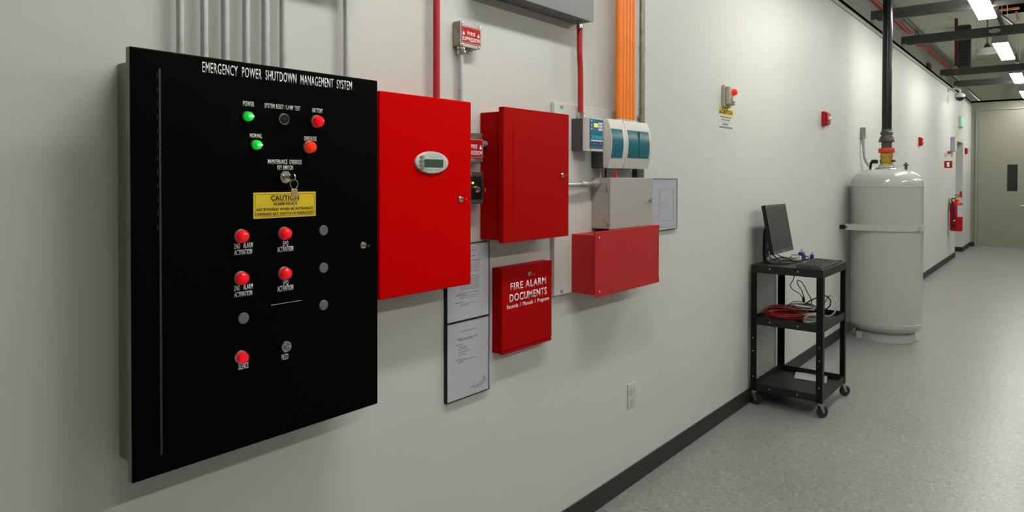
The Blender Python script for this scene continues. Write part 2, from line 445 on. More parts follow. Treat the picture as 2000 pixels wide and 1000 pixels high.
# orange cable tray pieces above the struts, right
t = thing('orange_tray', (1.02, 12.8, 4.15), 'orange tray rail with a sloping drop above the second strut, right edge', 'cable tray')
bm = newbm(); box(bm, .91, 1.16, 12.8, 12.84, 4.135, 4.165, .004); link('rail', bm, M['orange_dark'], t)
bm = newbm(); tube(bm, [(1.09, 12.6, 4.26), (1.105, 13.6, 4.12)], .014, 8, smooth=False); link('sloping_bar', bm, M['orange_dark'], t)
bm = newbm(); box(bm, .90, 2.4, 12.80, 13.3, 4.17, 4.30, .01); link('tray_body', bm, M['blackgap'], t)
pipe('slanted_rod', [(1.07, 10.1, 3.60), (1.20, 11.3, 3.60)], .012, M['castiron'], 'dark slanted rod just above the second strut at right', 'rod')

# ------------------------------------------------------------------ BLACK SHUTDOWN PANEL
yL = .6646; yl2 = yL - .033
F = at(254.5, 500, 'y', yl2).x            # face plane of the door
Fb = at(246.5, 500, 'y', yl2).x           # back of the door lip
yR = at(738, 470, 'x', F).y
pz0, pz1 = at(259.5, 945.5, 'x', F).z, at(254.5, 89.5, 'x', F).z
PNL = thing('shutdown_panel', (0, (yL + yR) / 2, pz0), 'large black wall panel titled EMERGENCY POWER SHUTDOWN MANAGEMENT SYSTEM', 'control panel')
bm = newbm(); box(bm, 0, Fb, yL, yR - .012, at(232, 892, 'x', 0).z, at(228, 124.4, 'x', 0).z, .004); link('cabinet_body', bm, M['bodygrey'], PNL)
bm = newbm(); box(bm, Fb, F, yl2, yR, pz0, pz1, .0035, 2)
for f in bm.faces:
    if f.calc_center_median().x > F - .002: f.material_index = 1
link('door', bm, [M['bodygrey'], M['blackpanel']], PNL)
# hinge bead
hT, hB = at(311, 134, 'x', F), at(311, 890, 'x', F)
bm = newbm(); box(bm, F, F + .0012, hT.y - .002, hT.y + .003, hB.z, hT.z, .0005)
z = hT.z - .01
while z > hB.z + .5:
    box(bm, F, F + .0016, hT.y - .0062, hT.y - .0048, z - .012, z); z -= .031
link('hinge', bm, M['hinge_black'], PNL)
W = M['white']
for s, tl, bl, br in [('EMERGENCY  POWER  SHUTDOWN  MANAGEMENT  SYSTEM', (395, 119.6), (395, 140.6), (687, 177)),
    ('POWER', (474.7, 197), (474.7, 207), (496, 208.5)), ('NORMAL', (487.9, 260.5), (487.9, 269), (511.7, 270)),
    ('SYSTEM RESET / LAMP TEST', (516.7, 201), (516.7, 210), (586.3, 216.7)), ('BATTERY', (609.8, 211), (609.8, 219.5), (630, 221)),
    ('OVERRIDE', (593.8, 266), (593.8, 275), (617.9, 275.5)), ('MAINTENANCE  OVERRIDE', (523, 310.8), (523, 320), (589, 321.5)),
    ('KEY SWITCH', (541.6, 322.8), (541.6, 331.5), (572, 332)),
    ('2ND   ALARM', (457, 475), (457, 485.5), (493.6, 483.7)), ('ACTIVATION', (457.5, 488.5), (457.5, 499), (492, 496)),
    ('EPO', (552.6, 470.8), (552.6, 480.5), (563, 480)), ('ACTIVATION', (541.6, 482), (541.6, 492.5), (572.4, 490.5)),
    ('2ND   ALARM', (457, 557), (457, 567.5), (493.6, 564.5)), ('ACTIVATION', (457.5, 570.5), (457.5, 580.5), (492, 577)),
    ('EPO', (552.6, 547.8), (552.6, 557), (563, 556.5)), ('ACTIVATION', (541.6, 559), (541.6, 570), (572.4, 566.5)),
    ('SILENCE', (465.4, 711), (465.4, 722.5), (485, 719)), ('PIEZO', (550, 692), (550, 703), (563, 701.5))]:
    text_px(s, F, tl, bl, br, W, PNL, bold=.003 if len(s) > 40 else .006)

def knob(px, py, rad, lens, kind='dome'):
    """chrome bezel with a jewelled lens"""
    p = at(px, py, 'x', F); r = rad
    p = Vector((F, p.y - .010, p.z))
    bm = newbm(); lathe(bm, [(r * 1.12, 0), (r * 1.12, .004), (r * .98, .007), (r * .8, .007)], p, (1, 0, 0), 28)
    name = {'dome': 'indicator_lamp', 'push': 'push_button', 'switch': 'reset_switch'}[kind]
    bz = link(name, bm, M['chrome'] if kind != 'dome' else M['steeldark'], PNL, smooth=True)
    bm = newbm()
    if kind == 'dome':
        lathe(bm, [(r * .98, .005), (r * 1.0, .012), (r * .90, .018), (r * .62, .022), (r * .3, .0235), (0, .024)], p, (1, 0, 0), 12)
        link('lens', bm, lens, bz)
    elif kind == 'push':
        lathe(bm, [(r * .85, .005), (r * .85, .017), (r * .78, .019), (0, .019)], p, (1, 0, 0), 28)
        link('lens', bm, lens, bz, smooth=True)
    else:
        lathe(bm, [(r * .82, .006), (r * .82, .010), (r * .7, .012), (0, .012)], p, (1, 0, 0), 24)
        link('switch_face', bm, lens, bz, smooth=True)
    return p
gp = []
for px, py, le in [(488.3, 228.3, 'lens_green'), (505, 283.6, 'lens_green'), (623.7, 238, 'lens_red'), (608.5, 287.8, 'lens_orange'),
                   (477, 460.6, 'lens_red'), (560.4, 455.4, 'lens_red'), (476.9, 542.2, 'lens_red'), (560.6, 533, 'lens_red')]:
    p = knob(px, py, .0158 if le != 'lens_green' else .012, M[le])
    if le == 'lens_green':
        gp.append(p)
        bm = newbm(); box(bm, F + .0245, F + .026, p.y - .006, p.y + .006, p.z - .0013, p.z + .0013); link('glowing_filament', bm, M['lens_green_core'], PNL)
        L = bpy.data.lights.new('green_lamp_glow', 'POINT'); L.energy = .014; L.color = (.02, 1, .1); L.shadow_soft_size = .008
        lo = bpy.data.objects.new('green_lamp_glow', L); COL.objects.link(lo); lo.location = p + Vector((.034, 0, 0))
knob(559.7, 233.2, .0145, M['black'], 'switch')
knob(477, 695.5, .0155, M['lens_red'], 'push')
for px, py in ((631.4, 450), (631.6, 523), (631.6, 595.8), (475.3, 621.6)):
    p = at(px, py, 'x', F); bm = newbm(); lathe(bm, [(.0142, 0), (.0142, .002), (.0128, .0032), (0, .0036)], (F, p.y, p.z), (1, 0, 0), 28)
    link('blanking_plug', bm, M['plug'], PNL, smooth=True)
# piezo sounder
p = at(559.7, 675.8, 'x', F); p.y -= .004
bm = newbm(); lathe(bm, [(.0155, 0), (.0155, .005), (.0135, .008), (0, .008)], (F, p.y, p.z), (1, 0, 0), 28); pz = link('piezo_sounder', bm, M['chrome'], PNL, smooth=True)
bm = newbm()
for r in (.0045, .0085):
    for a0 in (.3, 2.4, 4.5):
        tube(bm, [(F + .0082, p.y + r * math.cos(a0 + q * .35), p.z + r * math.sin(a0 + q * .35)) for q in range(5)], .0009, 6)
link('sound_slots', bm, M['black'], pz)
# scratch line / slot
a, b_ = at(529.3, 595.2, 'x', F), at(589.4, 587.2, 'x', F)
bm = newbm(); box(bm, F, F + .0006, a.y, b_.y, (a.z + b_.z) / 2 - .0006, (a.z + b_.z) / 2 + .0006); link('label_slot', bm, M['outlet'], PNL)
# caution plate
c1, c2 = at(494, 376.4, 'x', F), at(616, 421.6, 'x', F)
y0, y1, z1, z0 = c1.y, c2.y, c1.z, c2.z
bm = newbm(); box(bm, F, F + .002, y0, y1, z0, z1, .0006); pl = link('caution_plate', bm, M['yellow'], PNL)
bm = newbm(); q = .0045; lw = .0008
for a in ((y0 + q, y1 - q, z0 + q, z0 + q + lw), (y0 + q, y1 - q, z1 - q - lw, z1 - q), (y0 + q, y0 + q + lw, z0 + q, z1 - q), (y1 - q - lw, y1 - q, z0 + q, z1 - q)):
    box(bm, F + .002, F + .0024, *a)
ua, ub = at(529, 392.6, 'x', F), at(584, 392.2, 'x', F); box(bm, F + .002, F + .0024, ua.y, ub.y, (ua.z + ub.z) / 2 - .0004, (ua.z + ub.z) / 2 + .0004)
link('border', bm, M['blackprint'], pl)
K = M['blackprint']; Fp = F + .002
text_px('CAUTION', Fp, (529, 381), (529, 391.2), (584, 391), K, pl, bold=.025)
text_px('ALARM RELAYS', Fp, (534, 395), (534, 400.8), (580, 400), K, pl, bold=.02)
text_px('ARE BYPASSED WHEN MAINTENANCE', Fp, (500, 406.5), (500, 412.3), (611, 409), K, pl, bold=.02)
text_px('OVERRIDE KEY SWITCH IS ENERGIZED', Fp, (499, 415.5), (499, 421.3), (612, 417.5), K, pl, bold=.02)
# key switch
p = at(557, 346, 'x', F); ky, kz = p.y - .004, p.z
bm = newbm(); lathe(bm, [(.0165, 0), (.0165, .010), (.014, .013), (.010, .013), (.010, .016), (0, .016)], (F, ky, kz), (1, 0, 0), 28); link('key_switch', bm, M['chrome'], PNL, smooth=True)
kt = thing('key_ring', (F + .03, ky + .012, kz - .03), 'silver keys on a ring hanging from the maintenance override key switch', 'key')
bm = newbm(); box(bm, F + .0161, F + .034, ky - .0015, ky + .0015, kz - .004, kz + .004, .0005)
lathe(bm, [(.0105, -.0012), (.0105, .0012)], (F + .042, ky, kz), (0, 1, 0), 20); link('key', bm, M['chrome'], kt, smooth=True)
bm = newbm(); tube(bm, [(F + .046, ky + .011 * math.sin(2 * PI * k / 20), kz - .018 + .0125 * math.cos(2 * PI * k / 20)) for k in range(21)], .0011, 8, smooth=False); link('ring', bm, M['chrome'], kt, smooth=True)
bm = newbm(); box(bm, F + .045, F + .047, ky - .008, ky + .010, kz - .052, kz - .030, .0009)
box(bm, F + .0455, F + .0465, ky - .001, ky + .0025, kz - .082, kz - .050, .0003); link('hanging_key', bm, M['keybrass'], kt)
def camlock(px, py, x, parent, r=.0085, keylen=.018):
    p = at(px, py, 'x', x)
    bm = newbm(); lathe(bm, [(r * 1.25, 0), (r * 1.25, .003), (r, .006), (r * .55, .006), (r * .55, .0072), (0, .0072)], (x, p.y, p.z), (1, 0, 0), 24)
    box(bm, x + .0072, x + .0080, p.y - .0006, p.y + .0006, p.z - r * .45, p.z + r * .45)
    o = link('cam_lock', bm, M['chrome'], parent, smooth=True)
    if keylen: 
        bm = newbm(); box(bm, x + .0072, x + .030, p.y - .001, p.y + .001, p.z - .0028, p.z + .0028, .0005); link('lock_key', bm, M['keybrass'], o)
camlock(708.4, 479, F, PNL, .0088)

# ------------------------------------------------------------------ conduits above
for i, (yc, r) in enumerate([(.800, .0082), (.861, .0083), (.917, .0092), (.9755, .0085), (1.033, .0095), (1.087, .0088), (1.304, .0083)]):
    bm = newbm(); cyl(bm, (.03, yc, at(228, 124.4, 'x', 0).z), (.03, yc, 2.235), r * 1.17, seg=20)
    nm = ['leftmost', 'second from left', 'third from left', 'fourth from left', 'fifth from left', 'sixth from left', 'lone'][i]
    tag(link('conduit', bm, M['steel'], smooth=True), 'steel conduit rising from the black panel, %s of the row' % nm if i < 6 else 'lone steel conduit near the right end of the black panel top', 'conduit', 'steel conduits above the black panel')
bm = newbm(); box(bm, 0, .11, .74, 1.335, 2.235, 2.43, .004); tag(link('wireway', bm, M['midgrey']), 'grey wireway on the wall high over the black panel', 'electrical box')

# ------------------------------------------------------------------ RED DISPLAY PANEL
RF = .118
ra, rb = at(741, 175.2, 'x', RF), at(920.3, 554.7, 'x', RF)
zt, zb = at(920.8, 199.4, 'x', RF).z, rb.z
RP = thing('fire_alarm_panel', (0, (ra.y + rb.y) / 2, zb), 'bright red fire alarm cabinet with an oval display, beside the black panel', 'control panel')
bm = newbm(); box(bm, 0, RF - .014, ra.y + .012, rb.y - .012, zb + .012, zt - .012, .003); link('cabinet_body', bm, M['red'], RP)
bm = newbm(); box(bm, RF - .014, RF, ra.y, rb.y, zb, zt, .004, 3); link('door', bm, M['red'], RP)
o1, o2 = at(809, 318, 'x', RF), at(873.5, 318, 'x', RF); o3, o4 = at(841, 295.7, 'x', RF), at(841, 339.5, 'x', RF)
oy, oz, oa, ob = (o1.y + o2.y) / 2, (o3.z + o4.z) / 2, (o2.y - o1.y) / 2, (o3.z - o4.z) / 2
bm = newbm()
def ell(bm, x, sa, sb, n=40, yo=0, zo=0): return [bm.verts.new((x, oy + yo + sa * math.cos(2 * PI * k / n), oz + zo + sb * math.sin(2 * PI * k / n))) for k in range(n)]
r0 = ell(bm, RF, oa, ob); r1 = ell(bm, RF + .006, oa * .985, ob * .975); r2 = ell(bm, RF + .008, oa * .94, ob * .90)
for A, B in ((r0, r1), (r1, r2)):
    for k in range(40): bm.faces.new((A[k], A[(k + 1) % 40], B[(k + 1) % 40], B[k]))
bm.faces.new(r2); ov = link('display_bezel', bm, M['oval'], RP, smooth=True)
s1, s2 = at(825.5, 310.8, 'x', RF), at(862, 327, 'x', RF)
bm = newbm(); box(bm, RF + .008, RF + .0095, s1.y, s2.y, s2.z, s1.z, .0005); link('lcd_screen', bm, M['lcd'], ov)
for py in (306.9, 314.7, 322, 329.3):
    p = at(820.3, py, 'x', RF); bm = newbm()
    lathe(bm, [(.005, 0), (.005, .002), (0, .0028)], (0, 0, 0), (1, 0, 0), 18)
    for v in bm.verts: v.co = Vector((v.co.x + RF + .008, p.y + v.co.y * 2.0, p.z + v.co.z * .9))
    link('menu_button', bm, M['midgrey'], ov, smooth=True)
bm = newbm(); p = at(830, 306.8, 'x', RF); box(bm, RF + .008, RF + .009, p.y - .003, p.y + .003, p.z - .0018, p.z + .0018); link('status_light', bm, M['clear'], ov)
bm = newbm()
for k in range(5):
    p = at(838 + k * 5, 306.5, 'x', RF); box(bm, RF + .008, RF + .0084, p.y - .003, p.y + .003, p.z - .0012, p.z + .0012)
for k in range(6):
    p = at(829 + k * 5.4, 332.3 - k * .1, 'x', RF); box(bm, RF + .008, RF + .0084, p.y - .004, p.y + .003, p.z - .0012, p.z + .0012)
link('small_print', bm, M['greyprint'], ov)
camlock(899.3, 389.2, RF, RP, .0095, .018)

bm = newbm(); cyl(bm, (.035, 1.683, zt - .012), (.035, 1.683, 2.85), .0125, seg=20)
tag(link('red_conduit', bm, M['redpipe'], smooth=True), 'red conduit rising from the fire alarm cabinet with the oval display', 'conduit', 'red conduits')

# ------------------------------------------------------------------ FIRE SUPPRESSION BOXES
def flame(bm, x, y, z, h):
    pts = [(-.32, .0), (.32, 0), (.42, .25), (.3, .5), (.12, .7), (0, 1), (-.1, .72), (-.32, .5), (-.42, .25)]
    prism(bm, [(y + a * h * .8, z + b * h) for a, b in pts], 'x', x, x + .0006)
def sup_sign(x, y0, y1, z0, z1, parent, drop=0.0):
    bm = newbm(); box(bm, x, x + .0015, y0, y1, z0, z1); s = link('red_sign', bm, M['signred'], parent)
    w_ = y1 - y0; h = z1 - z0; x += .0015
    bm = newbm(); q = .0022; lw = .0009
    for a in ((y0 + q, y1 - q, z0 + q, z0 + q + lw), (y0 + q, y1 - q, z1 - q - lw, z1 - q), (y0 + q, y0 + q + lw, z0 + q, z1 - q), (y1 - q - lw, y1 - q, z0 + q, z1 - q)):
        box(bm, x, x + .0004, *a)
    flame(bm, x, y0 + w_ * .12, z0 + h * .46, h * .24); flame(bm, x, y1 - w_ * .13, z0 + h * .46, h * .24)
    link('flame_marks', bm, M['white'], s)
    text('FIRE', x, y0 + w_ * .30, y0 + w_ * .70, z0 + h * .48, z0 + h * .70, M['white'], s, bold=.015)
    text('SUPPRESSION', x, y0 + w_ * .06, y1 - w_ * .06, z0 + h * .14, z0 + h * .38, M['white'], s, bold=.015)
yb0 = 1.7964; xf = .0414
yr0 = at(938.8, 70, 'x', xf).y; zt0 = at(899.2, 38.4, 'x', xf).z; zb0 = at(899, 89, 'x', xf).z
B1 = thing('suppression_box', (0, (yb0 + yr0) / 2, zb0), 'small metal box with a red FIRE SUPPRESSION sign on a short conduit above', 'electrical box', 'fire suppression boxes')
bm = newbm(); box(bm, 0, xf - .004, yb0, yr0, zb0, zt0, .007, 3); link('box_body', bm, M['steeldark'], B1)
bm = newbm(); box(bm, xf - .004, xf, yb0, yr0, zb0, zt0, .0015); link('cover', bm, M['steel'], B1)
sup_sign(xf, yb0 + .003, yr0 - .001, zb0 + .013, zt0 - .018, B1)
for yy, zz in ((yb0 + .008, zt0 - .009), (yr0 - .01, zt0 - .009), (yr0 - .012, zb0 + .007), (yb0 + .01, zb0 + .007)):
    bm = newbm(); lathe(bm, [(.005, 0), (.005, .0015), (0, .003)], (xf, yy, zz), (1, 0, 0), 14); link('screw', bm, M['chrome'], B1, smooth=True)
t = thing('conduit', (.022, 1.819, 1.85), 'steel conduit with a connector under the upper FIRE SUPPRESSION box', 'conduit')
bm = newbm(); cyl(bm, (.022, 1.819, 1.70), (.022, 1.819, zb0 - .028), .0095); link('tube', bm, M['steel'], t, smooth=True)
bm = newbm(); lathe(bm, [(.012, 0), (.0145, .004), (.0145, .016), (.0125, .018), (.016, .020), (.016, .028)], (.022, 1.819, zb0 - .028), seg=20); cyl(bm, (.036, 1.819, zb0 - .018), (.044, 1.819, zb0 - .018), .004, seg=8); link('connector', bm, M['chrome'], t, smooth=True)
# two behind the red panel
B2 = thing('suppression_box', (0, 1.86, 1.6526), 'box with a red FIRE SUPPRESSION sign half hidden behind the oval-display cabinet', 'electrical box', 'fire suppression boxes')
bm = newbm(); box(bm, 0, .044, 1.80, 1.911, 1.6526, 1.7595, .006, 3); link('box_body', bm, M['steeldark'], B2)
bm = newbm(); box(bm, .044, .049, 1.80, 1.911, 1.6526, 1.7595, .0015); link('cover', bm, M['steeldark'], B2)
sup_sign(.049, 1.802, 1.910, 1.668, 1.738, B2)
bm = newbm(); lathe(bm, [(.005, 0), (.005, .002), (0, .0035)], (.049, 1.902, 1.750), (1, 0, 0), 14); link('screw', bm, M['chrome'], B2, smooth=True)
bm = newbm(); lathe(bm, [(.012, 0), (.0155, .002), (.0155, .012), (.012, .014), (.012, .036)], (.03, 1.912, 1.722), (0, 1, 0), 18); tag(link('conduit_nipple', bm, M['steel'], smooth=True), 'short steel fitting joining the half hidden box to the red cabinet', 'conduit')
B3 = thing('key_station', (0, 1.86, 1.4986), 'dark metal key switch station under the half hidden FIRE SUPPRESSION sign', 'switch')
bm = newbm(); box(bm, 0, .044, 1.80, 1.914, 1.4986, 1.6157, .006, 3); link('box_body', bm, M['steeldark'], B3)
bm = newbm(); box(bm, .044, .049, 1.80, 1.914, 1.4986, 1.6157, .0015); link('cover', bm, M['castiron'], B3)
bm = newbm(); box(bm, .049, .0505, 1.81, 1.905, 1.515, 1.600, .001); link('switch_plate', bm, M['black'], B3)
for yy, zz in ((1.905, 1.609), (1.903, 1.593), (1.905, 1.505), (1.845, 1.609)):
    bm = newbm(); lathe(bm, [(.004, 0), (.004, .0015), (0, .003)], (.0495, yy, zz), (1, 0, 0), 12); link('screw', bm, M['chrome'], B3, smooth=True)
bm = newbm(); box(bm, .0505, .053, 1.849, 1.857, 1.573, 1.579); link('status_light', bm, mat('yellow_green_led', (.6, .8, .02), .3, emit=(.7, 1, .02), es=3), B3)
bm = newbm(); lathe(bm, [(.014, 0), (.014, .010), (.0115, .014), (.0115, .004), (0, .004)], (.0505, 1.868, 1.552), (1, 0, 0), 24); link('lock_barrel', bm, M['chrome'], B3, smooth=True)
kk = thing('key', (.075, 1.868, 1.552), 'brass key sticking out of the dark key switch station', 'key')
bm = newbm(); box(bm, .055, .082, 1.8668, 1.8692, 1.549, 1.555, .0005); link('blade', bm, M['chrome'], kk)
bm = newbm(); lathe(bm, [(.0095, -.0013), (.0095, .0013)], (.090, 1.868, 1.551), (0, 1, 0), 20); link('bow', bm, M['keybrass'], kk, smooth=True)

# ------------------------------------------------------------------ SECOND RED CABINET
b2l = 1.950; lip = .014
x2 = at(983.4, 340, 'y', b2l - lip).x; x2b = at(973.6, 340, 'y', b2l - lip).x
q1, q2 = at(983.2, 207.8, 'x', x2), at(1110.6, 460.6, 'x', x2)
C2 = thing('red_cabinet', (0, (b2l + q2.y) / 2, q2.z), 'red wall cabinet with a keyed door, between the oval-display cabinet and the teal detector', 'cabinet')
bm = newbm(); box(bm, 0, x2b, b2l, q2.y - .006, 1.3605, 1.8425, .002); link('cabinet_body', bm, M['red2'], C2)
bm = newbm(); box(bm, x2b, x2, b2l - lip, q2.y, q2.z, q1.z, .002)
link('door', bm, M['red2'], C2)
hx = at(1003, 300, 'x', x2).y
bm = newbm(); box(bm, x2, x2 + .0012, hx - .0015, hx + .0015, q2.z + .055, q1.z - .05); link('hinge_line', bm, M['red2'], C2)
camlock(1098, 342, x2, C2, .0085, .016)
bm = newbm(); p = at(975, 262, 'x', x2b); cyl(bm, (x2b - .012, b2l, 1.765), (x2b - .012, b2l - .003, 1.765), .004, seg=10); link('rivet', bm, M['red2'], C2)

# ------------------------------------------------------------------ DOCUMENTS BOX
dy0 = 2.021; dx = .0505
d1, d2 = at(979.5, 524, 'x', dx), at(1077.5, 664.2, 'x', dx)
dz0, dz1 = d2.z, 1.2455
DB = thing('documents_box', (0, (dy0 + d2.y) / 2, dz0), 'red lockable box lettered FIRE ALARM DOCUMENTS', 'document box')
bm = newbm(); box(bm, 0, dx - .006, dy0, d2.y, dz0 + .004, dz1 - .002, .002); link('box_body', bm, M['red2'], DB)
bm = newbm(); box(bm, dx - .006, dx, dy0 - .0005, d2.y + .0005, dz0 + .014, dz1, .0025); box(bm, dx - .006, dx - .001, dy0, d2.y, dz0, dz0 + .0115, .001); link('door', bm, M['red2'], DB)
camlock(1033.4, 534, dx, DB, .0085, .012)
text_px('FIRE ALARM', dx, (997, 551.5), (997, 565.5), (1066.3, 555), W, DB, bold=.012)
text_px('DOCUMENTS', dx, (995.3, 573), (995.3, 588), (1067.7, 576.5), W, DB, bold=.012)
a = at(990, 596, 'x', dx); b_ = at(990, 606, 'x', dx); c = at(1072, 589.5, 'x', dx)
text('Records  /  Manuals  /  Programs', dx, a.y, c.y, b_.z - .0015, a.z - .001, W, DB)

# ------------------------------------------------------------------ FRAMED PAPERS
def framed(name, y0, y1, z0, z1, label, lines, m=M['paper'], d=.015, cat='notice', grp='framed papers on the wall'):
    t = thing(name, (0, (y0 + y1) / 2, z0), label, cat, grp)
    bm = newbm(); f = .0028
    box(bm, 0, d, y0, y0 + f, z0, z1); box(bm, 0, d, y1 - f, y1, z0, z1); box(bm, 0, d, y0 + f, y1 - f, z0, z0 + f); box(bm, 0, d, y0 + f, y1 - f, z1 - f, z1)
    link('frame', bm, M['black'], t)
    bm = newbm(); box(bm, .002, d - .002, y0 + f, y1 - f, z0 + f, z1 - f); link('sheet', bm, m, t)
    if not lines: return t
    bm = newbm()
    for (a, b, zc, h) in lines:
        ya, yb = y0 + a * (y1 - y0), y0 + b * (y1 - y0); zz = z0 + zc * (z1 - z0)
        yy = ya
        while yy < yb - .003:
            wl = random.uniform(.006, .018); box(bm, d - .002, d - .0016, yy, min(yy + wl, yb), zz, zz + h); yy += wl + .003
    link('printed_text', bm, M['greyprint'], t)
    return t
L1 = [(.33, .72, .86, .003), (.2, .35, .78, .002), (.27, .72, .765, .003), (.27, .6, .75, .003), (.2, .37, .70, .003), (.27, .45, .665, .003), (.27, .46, .635, .003),
      (.27, .55, .60, .003), (.27, .42, .565, .003), (.2, .43, .51, .003), (.27, .68, .485, .003), (.25, .38, .465, .003),
      (.75, .92, .13, .003), (.82, .92, .15, .003), (.55, .9, .105, .003), (.6, .85, .085, .002), (.85, .92, .17, .003), (.85, .92, .19, .002)]
framed('framed_notice', 1.7556, 1.9885, .7778, 1.0655, 'lower framed page of the pair left of the documents box', L1)
L2 = [(.27, .7, .9, .003), (.27, .55, .87, .003), (.27, .68, .82, .003), (.2, .8, .76, .004)] + [(.3, .76, .73 - .022 * k, .0022) for k in range(6)] + \
     [(.2, .74, .56, .003)] + [(.3, .76, .535 - .02 * k, .0022) for k in range(8)] + [(.27, .74, .35, .003), (.2, .5, .33, .003), (.3, .74, .31, .002), (.3, .65, .285, .002), (.2, .38, .235, .003), (.3, .68, .21, .002), (.3, .5, .19, .002)]
framed('framed_notice', 1.7556, 1.9885, 1.0665, 1.3512, 'upper framed page of the pair, partly behind the oval-display cabinet', L2)
t = framed('framed_drawing', 3.30, 3.6215, 1.304, 1.589, 'framed line drawing right of the light grey cabinet', [], M['paper2'], cat='drawing')
bm = newbm(); y0, y1, z0, z1 = 3.40, 3.578, 1.355, 1.532; xx = .013
def rect(bm, y0, y1, z0, z1, lw):
    for a in ((y0, y1, z0, z0 + lw), (y0, y1, z1 - lw, z1), (y0, y0 + lw, z0, z1), (y1 - lw, y1, z0, z1)): box(bm, xx, xx + .0005, *a)
rect(bm, y0, y1, z0, z1, .0016); rect(bm, y0 + .012, y1 - .012, z0 + .02, z1 - .008, .0007); rect(bm, 3.325, 3.60, 1.322, 1.575, .001)
for k in range(5): box(bm, xx, xx + .0005, y0 + .03 + k * .018, y0 + .0308 + k * .018, z0 + .06, z1 - .07)
for k in range(4): box(bm, xx, xx + .0005, 3.34, 3.40, 1.38 + k * .035, 1.381 + k * .035)
box(bm, xx, xx + .0005, 3.46, 3.48, 1.478, 1.481)
link('drawing_lines', bm, M['greyprint'], t)

# ------------------------------------------------------------------ BACKING BOARD AND ITS DEVICES
BX = .0205
BD = thing('backing_board', (0, 2.82, 1.08), 'white backing board behind the teal detector, grey cabinet and lower red box', 'board')
bm = newbm(); box(bm, .0008, .0200, 2.409, 3.237, 1.080, 1.923, .002); link('panel', bm, M['board'], BD)
for px, py in ((1097, 208), (1097, 569), (1245, 230)):
    p = at(px, py, 'x', BX); bm = newbm(); lathe(bm, [(.0105, 0), (.0105, .002), (.008, .003), (.0055, .003), (.005, .007), (0, .008)], (BX, p.y, p.z), (1, 0, 0), 16); link('screw', bm, M['steel'], BD, smooth=True)

# air sampling detector: control module
vy = at(1115.9, 260, 'x', BX).y
vx1, vx2 = at(1138.4, 260, 'y', vy).x, at(1152, 232, 'y', vy + .004).x
zt1, zb1 = 1.858, 1.7155
yr1 = at(1179, 260, 'x', vx2).y
D1 = thing('display_module', (BX, (vy + yr1) / 2, zb1), 'small white control module with a lit blue display, left end of the teal detector', 'control panel')
bm = newbm(); box(bm, BX, vx1, vy, yr1, zb1, zt1, .002); link('base', bm, M['darkgrey'], D1)
bm = newbm()      # cover with a curved left shoulder
n = 10; prof = [(vx1, vy)]
for k in range(1, n + 1):
    a = k / n * PI / 2; prof.append((vx1 + (vx2 - vx1) * math.sin(a), vy + .02 * (1 - math.cos(a))))
prof += [(vx2, yr1 - .006), (vx2 - .004, yr1), (vx1, yr1)]
prism(bm, prof, 'z', zb1 - .002, zt1 + .002)
link('cover', bm, M['whiteplastic'], D1, smooth=True)
a, b_ = at(1152.5, 231.7, 'x', vx2), at(1176.5, 291.3, 'x', vx2)
y0, y1, z0, z1 = a.y, b_.y, b_.z, a.z
bm = newbm(); box(bm, vx2, vx2 + .0015, y0, y1, z0, z1, .0005); fp = link('face_plate', bm, M['teal_dark'], D1)
xx = vx2 + .0015; hh = z1 - z0; ww = y1 - y0
def patch(name, u0, u1, v0, v1, m, th=.0006):
    bm = newbm(); box(bm, xx, xx + th, y0 + u0 * ww, y0 + u1 * ww, z1 - v1 * hh, z1 - v0 * hh); return link(name, bm, m, fp)
patch('blue_band', 0, 1, .08, .42, M['blue']); patch('cyan_band', .12, 1, .55, .68, M['cyan']); patch('navy_band', .0, 1, .78, .89, M['navy'])
patch('button_row', .05, .95, .705, .75, M['leds'], .0012)
patch('number_display', .28, .6, .14, .27, M['displaylit'], .0012)
for v in (.1, .2, .3):
    patch('label_strip', .64, .96, v + .0, v + .075, M['leds'], .0012)
for v in (.07, .215, .33):
    bm = newbm(); lathe(bm, [(.004, 0), (.004, .0012), (0, .002)], (xx, y0 + .1 * ww, z1 - v * hh), (1, 0, 0), 12); link('status_light', bm, M['leds'], fp)
for v in (.82,):
    for u in (.25, .5, .75): patch('small_mark', u, u + .06, v, v + .03, M['leds'], .001)
bm = newbm(); p = at(1147, 258, 'x', vx2 - .004); cyl(bm, (vx2 - .006, vy + .012, 1.787), (vx2 - .0005, vy + .010, 1.787), .003, seg=10); link('cover_screw', bm, M['darkgrey'], D1)

# air sampling detector: two-bay teal unit
ty = at(1154.8, 320, 'x', BX).y
tx1, tx2 = at(1178, 329, 'y', ty).x, at(1190.8, 329, 'y', ty).x
tz0, tz1 = 1.6385, 1.866
tyr = at(1271, 260, 'x', tx2 + .004).y
D2 = thing('air_detector', (BX, (ty + tyr) / 2, tz0), 'white air sampling detector with two curved teal windows under orange pipes', 'detector')
bm = newbm(); box(bm, BX, tx1, ty, tyr - .01, tz0, tz1, .003); link('base', bm, M['darkgrey'], D2)
bm = newbm()
ysplit = at(1220.5, 280, 'x', tx2).y
N = 12
def bulge(k): return tx2 + .022 * math.sin(PI * k / N)          # bowed front, seen from the side
def bay(name, ya, yb):
    bm = newbm()
    prof = [(tx1, tz0)] + [(tx2 - .012 + .022 * (math.sin(PI * (.12 + .76 * k / N)) - math.sin(PI * .12)) / .63, tz0 + (tz1 - tz0) * k / N) for k in range(N + 1)] + [(tx1, tz1)]
    prism(bm, prof, 'y', ya, yb)
    es = [e for e in bm.edges if abs(e.verts[0].co.y - e.verts[1].co.y) < 1e-6 and max(e.verts[0].co.x, e.verts[1].co.x) > tx1 + .004]
    bmesh.ops.bevel(bm, geom=es, offset=.008, segments=3, affect='EDGES', profile=.5)
    return link(name, bm, M['whiteplastic'], D2, smooth=True)
